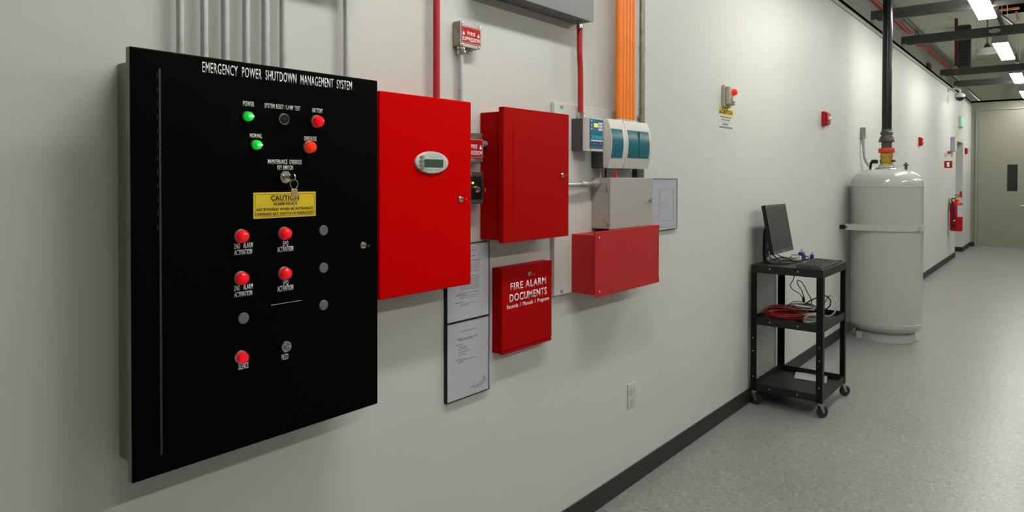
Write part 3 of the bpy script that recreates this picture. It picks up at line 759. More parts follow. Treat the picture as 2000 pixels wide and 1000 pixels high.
bay('cover', ty, ysplit - .0015); bay('cover', ysplit + .0015, tyr)
def window(pxs, ya=None):
    (l, t_), (r, b2) = pxs
    xw = tx2 + .010
    A, B = at(l, t_, 'x', xw), at(r, b2, 'x', xw)
    bm = newbm(); zlo, zhi = B.z, A.z; n = 10
    def px_(z):
        s = (z - tz0) / (tz1 - tz0); return tx2 - .012 + .022 * (math.sin(PI * (.12 + .76 * s)) - math.sin(PI * .12)) / .63
    prof = [(px_(zlo + (zhi - zlo) * k / n) + .0012, zlo + (zhi - zlo) * k / n) for k in range(n + 1)] + [(px_(zhi) - .004, zhi), (px_(zlo) - .004, zlo)]
    prism(bm, prof, 'y', A.y, B.y); return bm, A.y, B.y
bm, _, _ = window(((1196, 250.5), (1217.5, 309))); link('teal_window', bm, M['teal'], D2, smooth=True)
bm, wa, wb = window(((1228, 253.7), (1268.5, 310))); link('teal_window', bm, M['teal'], D2, smooth=True)
bm = newbm(); box(bm, tx2 + .002, tx2 + .0125, (wa + wb) / 2 - .0008, (wa + wb) / 2 + .0008, 1.70, 1.815); link('window_seam', bm, M['teal_dark'], D2)

# orange sampling pipes
oy0, oy1 = at(1207.3, 60, 'x', .075).y, at(1239.6, 60, 'x', .075).y
npipe = 5; rr = (oy1 - oy0) / npipe / 2
for k in range(npipe):
    yc = oy0 + rr * (2 * k + 1)
    t = thing('sampling_pipe', (.07, yc, tz1), 'orange sampling pipe entering the teal detector, %s of five side by side' % ('first', 'second', 'third', 'fourth', 'fifth')[k], 'pipe', 'orange sampling pipes')
    bm = newbm(); cyl(bm, (.07, yc, tz1 + .012), (.07, yc, 3.25), rr * .985, seg=20); link('tube', bm, M['orange'], t, smooth=True)
    bm = newbm(); lathe(bm, [(rr * .99, -.006), (rr * .99, .010), (rr * .9, .012)], (.07, yc, tz1), seg=20); link('collar', bm, M['outlet'], t, smooth=True)
# dull steel conduit right of them
t = thing('conduit', (.034, 3.165, 1.9), 'dull brownish steel conduit right of the orange pipes', 'conduit')
bm = newbm(); cyl(bm, (.034, 3.165, 1.868), (.034, 3.165, 3.24), .0155); link('tube', bm, M['steeldark'], t, smooth=True)
bm = newbm(); cyl(bm, (.034, 3.165, 1.945), (.034, 3.165, 1.950), .0175); cyl(bm, (.034, 3.165, 2.25), (.034, 3.165, 2.27), .0175); link('joint_band', bm, M['steeldark'], t, smooth=True)

# red conduit into the control module
rc = at(1134, 215, 'x', .045)
t = thing('red_conduit', (.045, rc.y, 1.86), 'red conduit running from the long grey box down to the control module', 'conduit', 'red conduits')
bm = newbm(); tube(bm, [(.045, rc.y, 1.88), (.045, rc.y - .002, 2.06), (.047, rc.y - .012, 2.16), (.047, rc.y - .012, 2.26)], .0128, 16); link('tube', bm, M['redpipe'], t, smooth=True)
for zz, s in ((1.858, 1), (2.262, 1)):
    yy = rc.y if zz < 2 else rc.y - .012
    bm = newbm(); lathe(bm, [(.0165, 0), (.0165, .005), (.0150, .006), (.0150, .022), (.017, .023), (.017, .029)], (.046, yy, zz), seg=18); cyl(bm, (.046, yy + .014, zz + .015), (.046, yy + .024, zz + .015), .004, seg=8); link('connector', bm, M['chrome'], t, smooth=True)

# long grey box at the top edge
GX = .094
GB = thing('wireway', (0, 2.2, 2.29), 'long grey steel box at the top edge over the red conduit', 'electrical box')
bm = newbm(); box(bm, 0, GX - .003, 1.86, 2.60, 2.2905, 2.62, .001); link('box_body', bm, M['midgrey'], GB)
bm = newbm(); box(bm, GX - .003, GX, 1.855, 2.604, 2.288, 2.63, .0012); link('cover', bm, M['midgrey'], GB)
# light grey cabinet
gy = at(1155.3, 400, 'x', BX).y; gx = at(1192.2, 400, 'y', gy).x
g2 = at(1275.2, 438.3, 'x', gx); gz0, gz1 = 1.3590, 1.5940
GC = thing('grey_cabinet', (BX, (gy + g2.y) / 2, gz0), 'light grey cabinet with a turn latch, right on top of the lower red box', 'cabinet')
bm = newbm(); box(bm, BX, gx - .010, gy, g2.y - .002, gz0, gz1, .002); link('cabinet_body', bm, M['lightgrey'], GC)
bm = newbm(); box(bm, gx - .0095, gx, gy - .001, g2.y, gz0 - .003, gz1 + .001, .003, 3); link('door', bm, M['lightgrey'], GC)
for zz in (gz0 + .025, gz1 - .055):
    bm = newbm(); cyl(bm, (gx - .012, gy - .005, zz), (gx - .012, gy - .005, zz + .03), .004, seg=12); link('hinge', bm, M['steel'], GC, smooth=True)
p = at(1267, 392.8, 'x', gx)
bm = newbm(); cyl(bm, (gx, p.y, p.z), (gx + .010, p.y, p.z), .008, seg=16); box(bm, gx + .010, gx + .018, p.y - .003, p.y + .004, p.z - .007, p.z + .016, .0015); link('latch', bm, M['chrome'], GC, smooth=True)
bm = newbm()
for xx_, zz in ((.07, 1.565), (.07, 1.535)): cyl(bm, (xx_, gy + .001, zz), (xx_, gy - .0008, zz), .0022, seg=8)
link('side_holes', bm, M['black'], GC)
# conduit entering its left side
t = thing('conduit', (.05, 2.55, 1.567), 'short horizontal steel conduit between the red cabinet and the light grey cabinet', 'conduit')
bm = newbm(); tube(bm, [(.06, q2.y - .01, 1.563), (.058, 2.50, 1.565), (.05, gy - .035, 1.568)], .0105, 16); link('tube', bm, M['steel'], t, smooth=True)
bm = newbm(); lathe(bm, [(.0135, -.145), (.0135, -.105), (.0145, -.104), (.0145, -.098)], (.055, gy, 1.5665), (0, 1, 0), 18); link('coupling_band', bm, M['steel'], t, smooth=True)
bm = newbm(); lathe(bm, [(.0135, -.045), (.0135, -.028), (.0165, -.027), (.0165, -.014), (.0195, -.013), (.0195, -.001)], (.05, gy, 1.568), (0, 1, 0), 18); link('connector', bm, M['steel'], t, smooth=True)
# little bits between detector and grey cabinet
a = at(1202, 345, 'x', .06)
bm = newbm(); lathe(bm, [(.010, 0), (.010, .004), (.007, .012), (.003, .024), (0, .027)], (.06, a.y, gz1 + .001), seg=16); tag(link('red_plug', bm, M['lens_red'], smooth=True), 'tiny red cone on top of the light grey cabinet', 'indicator')
for k, (pxx, m_) in enumerate(((1172, 'steel'), (1183, 'cable_black'))):
    a = at(pxx, 337, 'x', .045); bm = newbm(); cyl(bm, (.045, a.y, gz1), (.045, a.y, tz0), .007 if k == 0 else .004, seg=12)
    tag(link('link_tube', bm, M[m_], smooth=True), ('short pale steel tube between teal detector and grey cabinet', 'thin black cable between teal detector and grey cabinet')[k], ('conduit', 'cable')[k])
bm = newbm(); a, b_ = at(1245, 337, 'x', .05), at(1258, 337, 'x', .05); box(bm, BX, .05, a.y, b_.y, gz1 + .001, tz0, .001); box(bm, BX, .045, b_.y + .006, b_.y + .02, gz1 + .001, tz0, .001, mi=1)
tag(link('cable_gland_box', bm, [M['darkgrey'], M['outlet']]), 'small dark duct joining teal detector and grey cabinet at the right', 'electrical box')

# lower red box
ly = at(1116.4, 520, 'x', BX).y; lx = at(1163, 520, 'y', ly).x
l1, l2 = at(1163.7, 581.6, 'x', lx), at(1287.4, 551.4, 'x', lx)
lz0, lz1 = (l1.z + l2.z) / 2, (at(1163.7, 452.8, 'x', lx).z + at(1287.4, 440.2, 'x', lx).z) / 2
LR = thing('red_box', (BX, (ly + l2.y) / 2, lz0), 'wide red steel box under the light grey cabinet, cover held by screws', 'electrical box')
bm = newbm(); box(bm, BX, lx - .004, ly, l2.y - .008, lz0 + .013, min(lz1 - .014, gz0 - .006), .002)
box(bm, BX + .01, lx - .012, ly + .001, l2.y - .01, lz0 + .012, lz1 - .0145, .002); link('box_body', bm, M['red3'], LR)
bm = newbm(); yy0, yy1 = ly - .002, l2.y
pts = [(yy0, lz0), (yy1, lz0), (yy1, lz0 + .022), (yy1 - .006, lz0 + .027), (yy1 - .004, lz0 + .035), (yy1 - .004, lz1 - .035), (yy1 - .006, lz1 - .027), (yy1, lz1 - .022), (yy1, lz1), (yy0, lz1)]
prism(bm, pts, 'x', lx - .004, lx); box(bm, lx - .018, lx - .004, yy0, yy1 - .004, lz1 - .003, lz1)
link('cover', bm, M['red3'], LR)
for px, py in ((1170.4, 465), (1170.4, 570.3)):
    p = at(px, py, 'x', lx); bm = newbm(); lathe(bm, [(.0055, 0), (.0055, .002), (.003, .004), (0, .0045)], (lx, p.y, p.z), (1, 0, 0), 14); link('screw', bm, M['chrome'], LR, smooth=True)

# ------------------------------------------------------------------ WALL OUTLET
t = thing('wall_outlet', (0, 3.125, .405), 'white wall outlet plate low on the wall above the baseboard', 'outlet')
bm = newbm(); box(bm, 0, .006, 3.085, 3.165, .408, .533, .003, 3); link('cover_plate', bm, M['outlet'], t)
for zz in (.437, .492):
    bm = newbm(); box(bm, .006, .0085, 3.108, 3.142, zz - .015, zz + .017, .003, 3); s = link('socket', bm, M['outlet'], t)
    bm = newbm(); box(bm, .0085, .0088, 3.116, 3.119, zz - .002, zz + .009); box(bm, .0085, .0088, 3.131, 3.134, zz - .002, zz + .009); cyl(bm, (.0085, 3.125, zz - .008), (.0089, 3.125, zz - .008), .0028, seg=10); link('slots', bm, M['plug'], s)

# ------------------------------------------------------------------ HORN STROBE WITH CAUTION SIGN
hy = 4.2931; hxx = .0386
t = thing('warning_beacon', (0, 4.36, 2.05), 'beige wall unit with a red beacon above the yellow CAUTION sign', 'alarm')
bm = newbm(); box(bm, 0, .022, hy, hy + .115, 2.052, 2.196, .006, 3); link('back_box', bm, M['beige'], t)
bm = newbm(); box(bm, .022, .052, hy + .006, hy + .109, 2.066, 2.188, .010, 3); link('front_cover', bm, M['beige'], t)
bm = newbm(); p = Vector((.052, hy + .057, 2.148)); lathe(bm, [(.022, 0), (.022, .008), (.020, .020), (.013, .028), (0, .031)], p, (1, 0, 0), 24); link('beacon_lens', bm, M['lens_orange'], t, smooth=True)
bm = newbm(); box(bm, .052, .064, hy + .03, hy + .084, 2.085, 2.112, .004); link('speaker_slot', bm, M['outlet'], t)
t = thing('caution_sign', (0, 4.36, 1.905), 'white sign with a yellow CAUTION header under the red beacon', 'sign')
bm = newbm(); box(bm, 0, .0015, 4.2405, 4.484, 1.905, 2.052); link('sign_plate', bm, M['board'], t)
bm = newbm(); box(bm, .0015, .0025, 4.2435, 4.478, 2.003, 2.0505); hd = link('yellow_header', bm, M['yellow'], t)
text('CAUTION', .0025, 4.285, 4.472, 2.011, 2.040, K, hd, bold=.03)
bm = newbm(); prism(bm, [(4.249, 2.011), (4.279, 2.011), (4.264, 2.036)], 'x', .0025, .003); link('warning_triangle', bm, M['blackprint'], hd)
bm = newbm()
for (u0, u1, zz, h) in ((4.27, 4.465, 1.985, .010), (4.29, 4.43, 1.968, .008), (4.31, 4.40, 1.938, .011), (4.255, 4.475, 1.917, .012)):
    yy = u0
    while yy < u1 - .004:
        wl = random.uniform(.010, .024); box(bm, .0015, .0022, yy, min(yy + wl, u1), zz, zz + h); yy += wl + .004
box(bm, .0015, .0022, 4.25, 4.475, 1.9585, 1.9600)
link('small_print', bm, M['greyprint'], t)

# ------------------------------------------------------------------ RED WALL STROBES
def strobe(y, z0, z1, label):
    t = thing('alarm_strobe', (0, y + .04, z0), label, 'alarm', 'red alarm strobes')
    bm = newbm(); box(bm, 0, .035, y, y + .115, z0, z1, .005, 2); link('back_box', bm, M['signred'], t)
    bm = newbm(); box(bm, .035, .052, y + .004, y + .111, z0 + .012, z1 - .012, .006, 3); link('face', bm, M['signred'], t)
    zc = (z0 + z1) / 2
    bm = newbm(); lathe(bm, [(.020, 0), (.020, .012), (.012, .026), (0, .030)], (.052, y + .058, zc), (1, 0, 0), 18); link('strobe_lens', bm, M['clear'], t, smooth=True)
strobe(6.60, 2.068, 2.196, 'red alarm strobe nearest the caution sign, on the bare wall')
strobe(11.80, 2.068, 2.20, 'red alarm strobe on the wall just right of the tank top')
strobe(17.75, 2.105, 2.235, 'farthest red alarm strobe, on the wall piece beside the end door')

# ------------------------------------------------------------------ BLACK CART
CX0, CX1, CYa, CYb, CZ = .022, .498, 4.785, 5.402, .982
CT = thing('equipment_cart', ((CX0 + CX1) / 2, (CYa + CYb) / 2, 0), 'black steel three-shelf cart on casters carrying the monitor', 'cart')
def tray(z0, z1, mname='shelf'):
    bm = newbm()
    box(bm, CX0 + .004, CX1 - .004, CYa + .004, CYb - .004, z1 - .004, z1)
    for a in ((CX0, CX0 + .004, CYa, CYb), (CX1 - .004, CX1, CYa, CYb), (CX0 + .004, CX1 - .004, CYa, CYa + .004), (CX0 + .004, CX1 - .004, CYb - .004, CYb)):
        box(bm, a[0], a[1], a[2], a[3], z0, z1 + .0005)
    o = link('shelf', bm, M[mname], CT)
    for xx_ in (CX0 + .13, CX1 - .16):
        bm = newbm(); zc = (z0 + z1) / 2 + .005; lathe(bm, [(.005, 0), (.005, .002), (0, .004)], (xx_, CYa, zc), (0, -1, 0), 12); link('bolt', bm, M['chrome'], o, smooth=True)
def tray2(z0, zs, z1):
    """tray whose surface is sunk below its rim"""
    bm = newbm()
    box(bm, CX0 + .004, CX1 - .004, CYa + .004, CYb - .004, zs - .004, zs)
    for a in ((CX0 + .003, CX0 + .007, CYa + .003, CYb - .003), (CX1 - .007, CX1 - .003, CYa + .003, CYb - .003), (CX0 + .007, CX1 - .007, CYa + .003, CYa + .007), (CX0 + .007, CX1 - .007, CYb - .007, CYb - .003)):
        box(bm, a[0], a[1], a[2], a[3], z0, z1)
    o = link('shelf', bm, M['shelf'], CT)
    for xx_ in (CX0 + .13, CX1 - .16):
        bm = newbm(); zc = (z0 + z1) / 2; lathe(bm, [(.005, 0), (.005, .002), (0, .004)], (xx_, CYa + .003, zc), (0, -1, 0), 12); link('bolt', bm, M['chrome'], o, smooth=True)
tray(.930, CZ); tray2(.565, .585, .618); tray2(.102, .112, .152)
fl = .042; th = .004
for sx, sy in ((0, 0), (1, 0), (0, 1), (1, 1)):
    X = CX0 - .001 if sx == 0 else CX1 + .001; Y = CYa - .001 if sy == 0 else CYb + .001
    dx_ = 1 if sx == 0 else -1; dy_ = 1 if sy == 0 else -1
    poly = [(X, Y), (X + dx_ * fl, Y), (X + dx_ * fl, Y + dy_ * th), (X + dx_ * th, Y + dy_ * th), (X + dx_ * th, Y + dy_ * fl), (X, Y + dy_ * fl)]
    bm = newbm(); prism(bm, poly, 'z', .098, .932); lg = link('leg', bm, M['cart'], CT)
    bm = newbm()
    for zz in (.20, .38, .47):
        cyl(bm, (X + dx_ * .02, Y, zz), (X + dx_ * .02, Y - dy_ * .003, zz), .0045, seg=10)
    link('bolts', bm, M['chrome'], lg)
    # caster
    cx, cy = X + dx_ * .018, Y + dy_ * .018
    ca = random.uniform(-.5, .5) + (.5 if sx else 0)
    d = Vector((math.cos(ca), math.sin(ca), 0)); e_ = Vector((-d.y, d.x, 0))
    bm = newbm(); cyl(bm, (cx, cy, .090), (cx, cy, .099), .022, seg=16); cyl(bm, (cx, cy, .082), (cx, cy, .090), .017, seg=16)
    for s in (-1, 1):
        c0 = Vector((cx, cy, 0)) + e_ * (s * .0145)
        vs_ = []
        for (u, z) in ((-.014, .084), (.014, .084), (.026, .036), (.014, .03)): vs_.append(c0 + d * u + Vector((0, 0, z)))
        A = [bm.verts.new(v) for v in vs_]; B = [bm.verts.new(v + e_ * (.002 * s)) for v in vs_]
        bm.faces.new(A); bm.faces.new(B)
        for k in range(4): bm.faces.new((A[k], A[(k + 1) % 4], B[(k + 1) % 4], B[k]))
    cs = link('caster', bm, M['zinc'], CT)
    bm = newbm(); wc = Vector((cx, cy, .0385)) + d * .018
    lathe(bm, [(.030, -.012), (.0375, -.009), (.0385, 0), (.0375, .009), (.030, .012)], wc, e_, 26); cyl(bm, wc - e_ * .0135, wc + e_ * .0135, .006, seg=10); link('wheel', bm, M['rubber'], cs, smooth=True)

# monitor
xb, xt, my0, my1, mz0, mz1 = .170, .108, 4.816, 5.250, 1.060, 1.402
MO = thing('computer_monitor', (.11, 5.03, CZ), 'black flat computer monitor tilted back on the cart', 'monitor')
up = Vector((xt - xb, 0, mz1 - mz0)).normalized(); nn = Vector((up.z, 0, -up.x))
H = math.hypot(xt - xb, mz1 - mz0)
def slab(bm, u0, u1, v0, v1, d0, d1, mi=0, bev=0):
    box(bm, 0, 1, 0, 1, 0, 1, 0, mi=mi)
    bm.verts.ensure_lookup_table()
    for v in bm.verts[-8:]:
        a, b, c = v.co.x, v.co.y, v.co.z
        v.co = Vector((xb, 0, mz0)) + nn * (d0 + a * (d1 - d0)) + up * (v0 + c * (v1 - v0)) + Vector((0, u0 + b * (u1 - u0), 0))
bm = newbm(); slab(bm, my0, my1, 0, H, -.03, -.002)
slab(bm, my0 + .12, my1 - .12, .06, H - .10, -.048, -.03)
link('casing', bm, M['black'], MO)
bm = newbm(); f = .016
slab(bm, my0, my0 + f, 0, H, -.002, 0); slab(bm, my1 - f, my1, 0, H, -.002, 0); slab(bm, my0 + f, my1 - f, 0, f * 1.5, -.002, 0); slab(bm, my0 + f, my1 - f, H - f, H, -.002, 0)
link('bezel', bm, M['darkgrey'], MO)
bm = newbm(); slab(bm, my0 + f, my1 - f, f * 1.5, H - f, -.002, -.001); link('screen', bm, M['screen'], MO)
bm = newbm(); slab(bm, 5.03 - .012, 5.03 + .012, .008, .014, 0, .0006); link('maker_badge', bm, M['outlet'], MO)
bm = newbm()
prism(bm, [(.030, CZ + .012), (.070, CZ + .012), (.050, CZ + .030), (.044, CZ + .06), (.044, CZ + .20), (.078, CZ + .25), (.070, CZ + .275), (.036, CZ + .24), (.028, CZ + .20), (.026, CZ + .06)], 'y', 5.0, 5.06)
link('stand_arm', bm, M['black'], MO)
bm = newbm()
lathe(bm, [(.13, 0), (.13, .006), (.10, .014), (0, .016)], (0, 0, 0), seg=36)
for v in bm.verts: v.co = Vector((.125 + v.co.x * .78, 5.03 + v.co.y, CZ + .0006 + v.co.z))
link('stand_base', bm, M['black'], MO, smooth=True)

# keyboard
KB = thing('keyboard', (.39, 5.05, CZ), 'black computer keyboard along the right edge of the cart top', 'keyboard')
bm = newbm(); prism(bm, [(.318, CZ + .001), (.478, CZ + .001), (.478, CZ + .013), (.318, CZ + .024)], 'y', 4.815, 5.275)
link('keyboard_case', bm, M['darkgrey'], KB)
bm = newbm()
for r in range(6):
    xr = .332 + r * .0235
    zr = CZ + .024 - (xr - .318) / .16 * .011
    for k in range(20):
        yk = 4.825 + k * .0222
        if r == 5 and 4 <= k <= 8: continue
        box(bm, xr, xr + .019, yk, yk + .0185, zr - .006, zr + .004)
box(bm, .332 + 5 * .0235, .351 + 5 * .0235, 4.825 + 4 * .0222, 4.825 + 9 * .0222 - .004, CZ + .012, CZ + .019)
link('keys', bm, M['black'], KB)

def cable(name, pts, r, m, label, cat='cable', group=None, seg=8):
    bm = newbm(); tube(bm, pts, r, seg); return tag(link(name, bm, m, smooth=True), label, cat, group)
T = CZ + .001
cable('keyboard_cable', [(.33, 5.275, T + .01), (.30, 5.31, T + .006), (.24, 5.33, T + .006), (.16, 5.31, T + .006), (.11, 5.22, T + .02), (.08, 5.14, T + .05), (.07, 5.08, T + .11)], .0035, M['cable_black'], 'thin black cable curling behind the keyboard to the monitor', group='cables on the cart top')
cable('power_cable', [(.09, 4.98, 1.13), (.12, 4.92, 1.06), (.17, 4.93, T + .03), (.15, 5.02, T + .022), (.20, 5.10, T + .02), (.16, 5.18, T + .008), (.24, 5.20, T + .008), (.22, 5.09, T + .012), (.28, 5.12, T + .006), (.30, 5.33, T + .006), (.36, 5.37, T + .006), (.44, 5.36, T + .006), (.47, 5.385, T + .006)], .0045, M['cable_black'], 'thick black cable looping under the monitor on the cart top', group='cables on the cart top')
cable('signal_cable', [(.09, 5.0, 1.15), (.10, 4.90, 1.07), (.13, 4.88, T + .04), (.16, 4.97, T + .025), (.13, 5.10, T + .03), (.19, 5.22, T + .012), (.27, 5.27, T + .01), (.24, 5.36, T + .02), (.20, 5.33, T + .035), (.235, 5.25, T + .03)], .004, M['cable_black'], 'black video cable running from behind the monitor to a blue plug', group='cables on the cart top')
bm = newbm()
pts = []
for k in range(64):
    a = k * .62; rr_ = .042 + .003 * math.sin(k * 1.7)
    pts.append((.20 + rr_ * math.cos(a) * .85, 5.20 + rr_ * math.sin(a), T + .006 + .032 * k / 64))
tube(bm, pts, .0032, 8, n=3); tag(link('white_cable', bm, M['cable_white'], smooth=True), 'small coil of white cable on the cart top beside the monitor', 'cable')
for k, (cx, cy, s, lab) in enumerate(((.215, 5.285, 1.3, 'larger blue video plug beside the white coil on the cart top'), (.27, 5.36, .9, 'smaller blue plug farther back on the cart top'))):
    t = thing('video_plug', (cx, cy, T), lab, 'plug', 'blue video plugs')
    bm = newbm(); box(bm, cx - .012 * s, cx + .012 * s, cy - .024 * s, cy + .024 * s, T + .002, T + .046 * s, .005, 2); link('plug_body', bm, M['blueplug'], t)
    bm = newbm(); cyl(bm, (cx, cy - .012 * s, T + .046 * s), (cx, cy - .012 * s, T + .062 * s), .0035, seg=8); cyl(bm, (cx, cy + .014 * s, T + .046 * s), (cx, cy + .014 * s, T + .062 * s), .0035, seg=8); link('thumb_screws', bm, M['cable_grey'], t)
bm = newbm(); box(bm, .12, .22, 5.33, 5.388, T, T + .028, .006, 2); tag(link('power_brick', bm, M['black']), 'black adapter lying at the back corner of the cart top', 'adapter')
# hanging black cable between shelves
g = lambda px, py, y: at(px, py, 'y', y)
P_ = [g(1553, 536, 5.1), g(1550, 545, 5.1), g(1543.5, 557, 5.1), g(1549, 566, 5.1), g(1562, 574, 5.1), g(1570, 587, 5.1), g(1567, 570, 5.11), g(1559, 557, 5.12), g(1557, 549, 5.12), g(1561, 548, 5.12), g(1568, 554, 5.12), g(1578, 573, 5.12), g(1585, 586, 5.12), g(1583, 594, 5.12), g(1574, 592, 5.12)]
P_[0].z = .93 - .001; 
cable('hanging_cable', P_, .0032, M['cable_black'], 'black cable hanging in a loop from the cart top to the middle shelf')
bm = newbm(); a = g(1569.5, 587, 5.1); lathe(bm, [(.006, .028), (.009, .018), (.010, 0), (.008, -.012)], a, (0, 0, 1), 12); tag(link('cable_plug', bm, M['black'], smooth=True), 'black plug end of the hanging cable over the red coil', 'plug')
# red coil
S = .585 + .002
random.seed(11)
def coil(cx, cy, rx, ry, turns, r, m, label, z0=S, jit=.012, name='cable_coil', rise=.0035, cat='cable', group=None, ph=0.0):
    pts = []; n = int(turns * 10)
    for k in range(n):
        a = ph + 2 * PI * k / 10
        j = random.uniform(-jit, jit)
        s = 1 - .25 * ((k // 10) % 3) * .5
        pts.append((cx + (rx * s + j) * math.cos(a), cy + (ry * s + j) * math.sin(a), z0 + r + rise * (k / 10) + .004 * math.sin(k * .9) + .004))
    bm = newbm(); tube(bm, pts, r, 8, n=4); return tag(link(name, bm, m, smooth=True), label, cat, group)
def loose(cx, cy, rx, ry, turns, r, m, label, z0, lift, seed, off=.03, tilt=.02):
    random.seed(seed); pts = []
    for t_ in range(turns):
        ox, oy = random.uniform(-off, off), random.uniform(-off, off)
        sx, sy = rx * random.uniform(.62, 1.0), ry * random.uniform(.62, 1.0)
        ph, tl = random.uniform(0, 6.28), random.uniform(0, tilt)
        for k in range(10):
            a = 2 * PI * k / 10
            pts.append((cx + ox + sx * math.cos(a), cy + oy + sy * math.sin(a), z0 + r + lift * (t_ + k / 10) / turns + tl * (1 + math.sin(a + ph))))
    bm = newbm(); tube(bm, pts, r, 8, n=4); return tag(link('cable_coil', bm, m, smooth=True), label, 'cable')
loose(.19, 5.00, .15, .17, 11, .0046, M['cable_red'], 'large loose coil of red cable on the middle shelf', S, .055, 3, off=.022, tilt=.012)
loose(.27, 5.16, .10, .12, 4, .0036, M['cable_grey'], 'grey cable tangled over the red coil on the middle shelf', S + .055, .018, 5)
loose(.37, 5.02, .07, .13, 4, .0042, M['cable_white'], 'off-white cable lying behind the front right leg, middle shelf', S + .006, .035, 9, off=.015)
Q = [g(1600, 606, 5.2), g(1612, 590, 5.2), g(1620, 578, 5.2), g(1630, 582, 5.2), g(1633.5, 595, 5.2), g(1630, 610, 5.2), g(1620, 617.5, 5.2), g(1610, 616, 5.2), g(1598, 607, 5.2)]
cable('standing_loop', Q, .0052, M['cable_white'], 'white cable standing up in a round loop on the middle shelf')
Q = [g(1572, 594, 5.19), g(1585, 586, 5.19), g(1600, 580, 5.19), g(1614, 578.5, 5.19), g(1622, 588, 5.19), g(1619, 600, 5.19), g(1606, 606, 5.19)]
cable('arching_cable', Q, .0045, M['cable_black'], 'black cable arching behind the front right leg, middle shelf')
bm = newbm(); box(bm, .06, .13, 5.22, 5.37, S, S + .03, .006); tag(link('power_brick', bm, M['black']), 'black adapter on the middle shelf behind the red coil', 'adapter')
# packet on the bottom shelf
p1, p2, p3, p4 = [at(px, py, 'z', .125) for px, py in ((1551, 736), (1554, 724.5), (1617, 731), (1614, 746))]
bm = newbm(); top = []; bot = []
for i in range(9):
    for j in range(4):
        u, v = i / 8, j / 3
        c = (p1 * (1 - v) + p2 * v) * (1 - u) + (p4 * (1 - v) + p3 * v) * u
        h = .004 + .010 * math.sin(PI * v) * (.6 + .4 * math.sin(u * 9))
        top.append(bm.verts.new((c.x, c.y, .1145 + h))); bot.append(bm.verts.new((c.x, c.y, .1135)))
ix = lambda i, j: i * 4 + j
for i in range(8):
    for j in range(3):
        bm.faces.new([top[ix(a, b)] for a, b in ((i, j), (i + 1, j), (i + 1, j + 1), (i, j + 1))]); bm.faces.new([bot[ix(a, b)] for a, b in ((i, j), (i, j + 1), (i + 1, j + 1), (i + 1, j))])
bd = [(i, 0) for i in range(9)] + [(8, j) for j in range(1, 4)] + [(i, 3) for i in range(7, -1, -1)] + [(0, j) for j in (2, 1)]
for k in range(len(bd)):
    a, b = bd[k], bd[(k + 1) % len(bd)]; bm.faces.new((top[ix(*a)], top[ix(*b)], bot[ix(*b)], bot[ix(*a)]))
tag(link('paper_packet', bm, M['cable_white'], smooth=True), 'white crumpled packet lying on the bottom shelf of the cart', 'packet')

# ------------------------------------------------------------------ WHITE TANK
TX, TY, TR = .342, 7.63, .3217
TK = thing('agent_tank', (TX, TY, 0), 'tall white cylindrical tank standing on the floor with a black pipe on top', 'tank')
bm = newbm()
pf = [(.20, .085)]
for k in range(9):
    a = k / 8 * PI / 2; pf.append((.22 + (TR - .22) * math.sin(a), .165 - .085 * math.cos(a)))
pf += [(TR, .17), (TR + .002, .172), (TR + .002, .180), (TR, .182), (TR, 1.500), (TR + .003, 1.502), (TR + .003, 1.514), (TR, 1.516)]
for k in range(1, 13):
    a = k / 12 * PI / 2; pf.append((.085 + (TR - .085) * math.cos(a) ** .75, 1.516 + .165 * math.sin(a)))
pf += [(.075, 1.690), (0, 1.690)]
lathe(bm, pf, (TX, TY, 0), seg=64); link('tank_body', bm, M['tank'], TK, smooth=True)
bm = newbm(); lathe(bm, [(.250, .0), (.262, 0), (.262, .075), (.250, .080), (.235, .10)], (TX, TY, 0), seg=56, cap=False)
r_in = .245; lathe(bm, [(r_in, .0), (r_in, .09)], (TX, TY, 0), seg=56, cap=False); link('foot_ring', bm, M['tank'], TK, smooth=True)
bm = newbm(); lathe(bm, [(.066, 1.680), (.070, 1.690), (.070, 1.722), (.058, 1.726), (0, 1.726)], (TX, TY, 0), seg=32); link('neck_collar', bm, M['tank'], TK, smooth=True)
bm = newbm(); lathe(bm, [(.056, 1.724), (.056, 1.745), (.061, 1.748), (.061, 1.775), (.055, 1.778), (.055, 1.80), (.060, 1.803), (.060, 1.822), (.056, 1.825), (.056, 1.843), (0, 1.843)], (TX, TY, 0), seg=12); link('brass_valve', bm, M['brass'], TK)
bm = newbm(); lathe(bm, [(.05, 1.838), (.071, 1.842), (.073, 1.850), (.073, 1.876), (.071, 1.886), (.05, 1.888)], (TX, TY, 0), seg=32)
box(bm, TX - .02, TX + .02, TY - .085, TY - .06, 1.846, 1.882, .004); link('red_coupling', bm, M['orangered'], TK, smooth=True)
bm = newbm(); tube(bm, [(TX + .07, TY - .09, 1.70), (TX + .05, TY - .13, 1.70), (TX - .06, TY - .10, 1.69), (TX - .10, TY - .03, 1.65), (TX - .17, TY, 1.57), (TX - .20, TY + .02, 1.60), (-.0 + .05, 8.0, 1.72)], .009, 8)
link('actuator_hose', bm, M['steel'], TK, smooth=True)
bm = newbm(); p = at(1708, 316, 'y', TY - .02); box(bm, p.x - .03, p.x + .03, p.y - .02, p.y + .02, p.z - .018, p.z + .02, .006); cyl(bm, (p.x - .03, p.y, p.z), (p.x - .04, p.y, 1.66), .012, seg=12); link('actuator', bm, M['black'], TK)
bm = newbm(); p = Vector((TX - .085, TY - .17, 0)); box(bm, p.x - .011, p.x + .011, p.y - .011, p.y + .011, 1.61, 1.672, .003); link('port_cap', bm, M['outlet'], TK)
bm = newbm(); p = at(1769.5, 322, 'y', TY); lathe(bm, [(.012, -.05), (.012, -.01), (.024, -.008), (.024, .004), (.010, .006), (.010, .022), (0, .024)], (p.x, p.y, p.z), seg=14); link('gauge_port', bm, M['castiron'], TK, smooth=True)
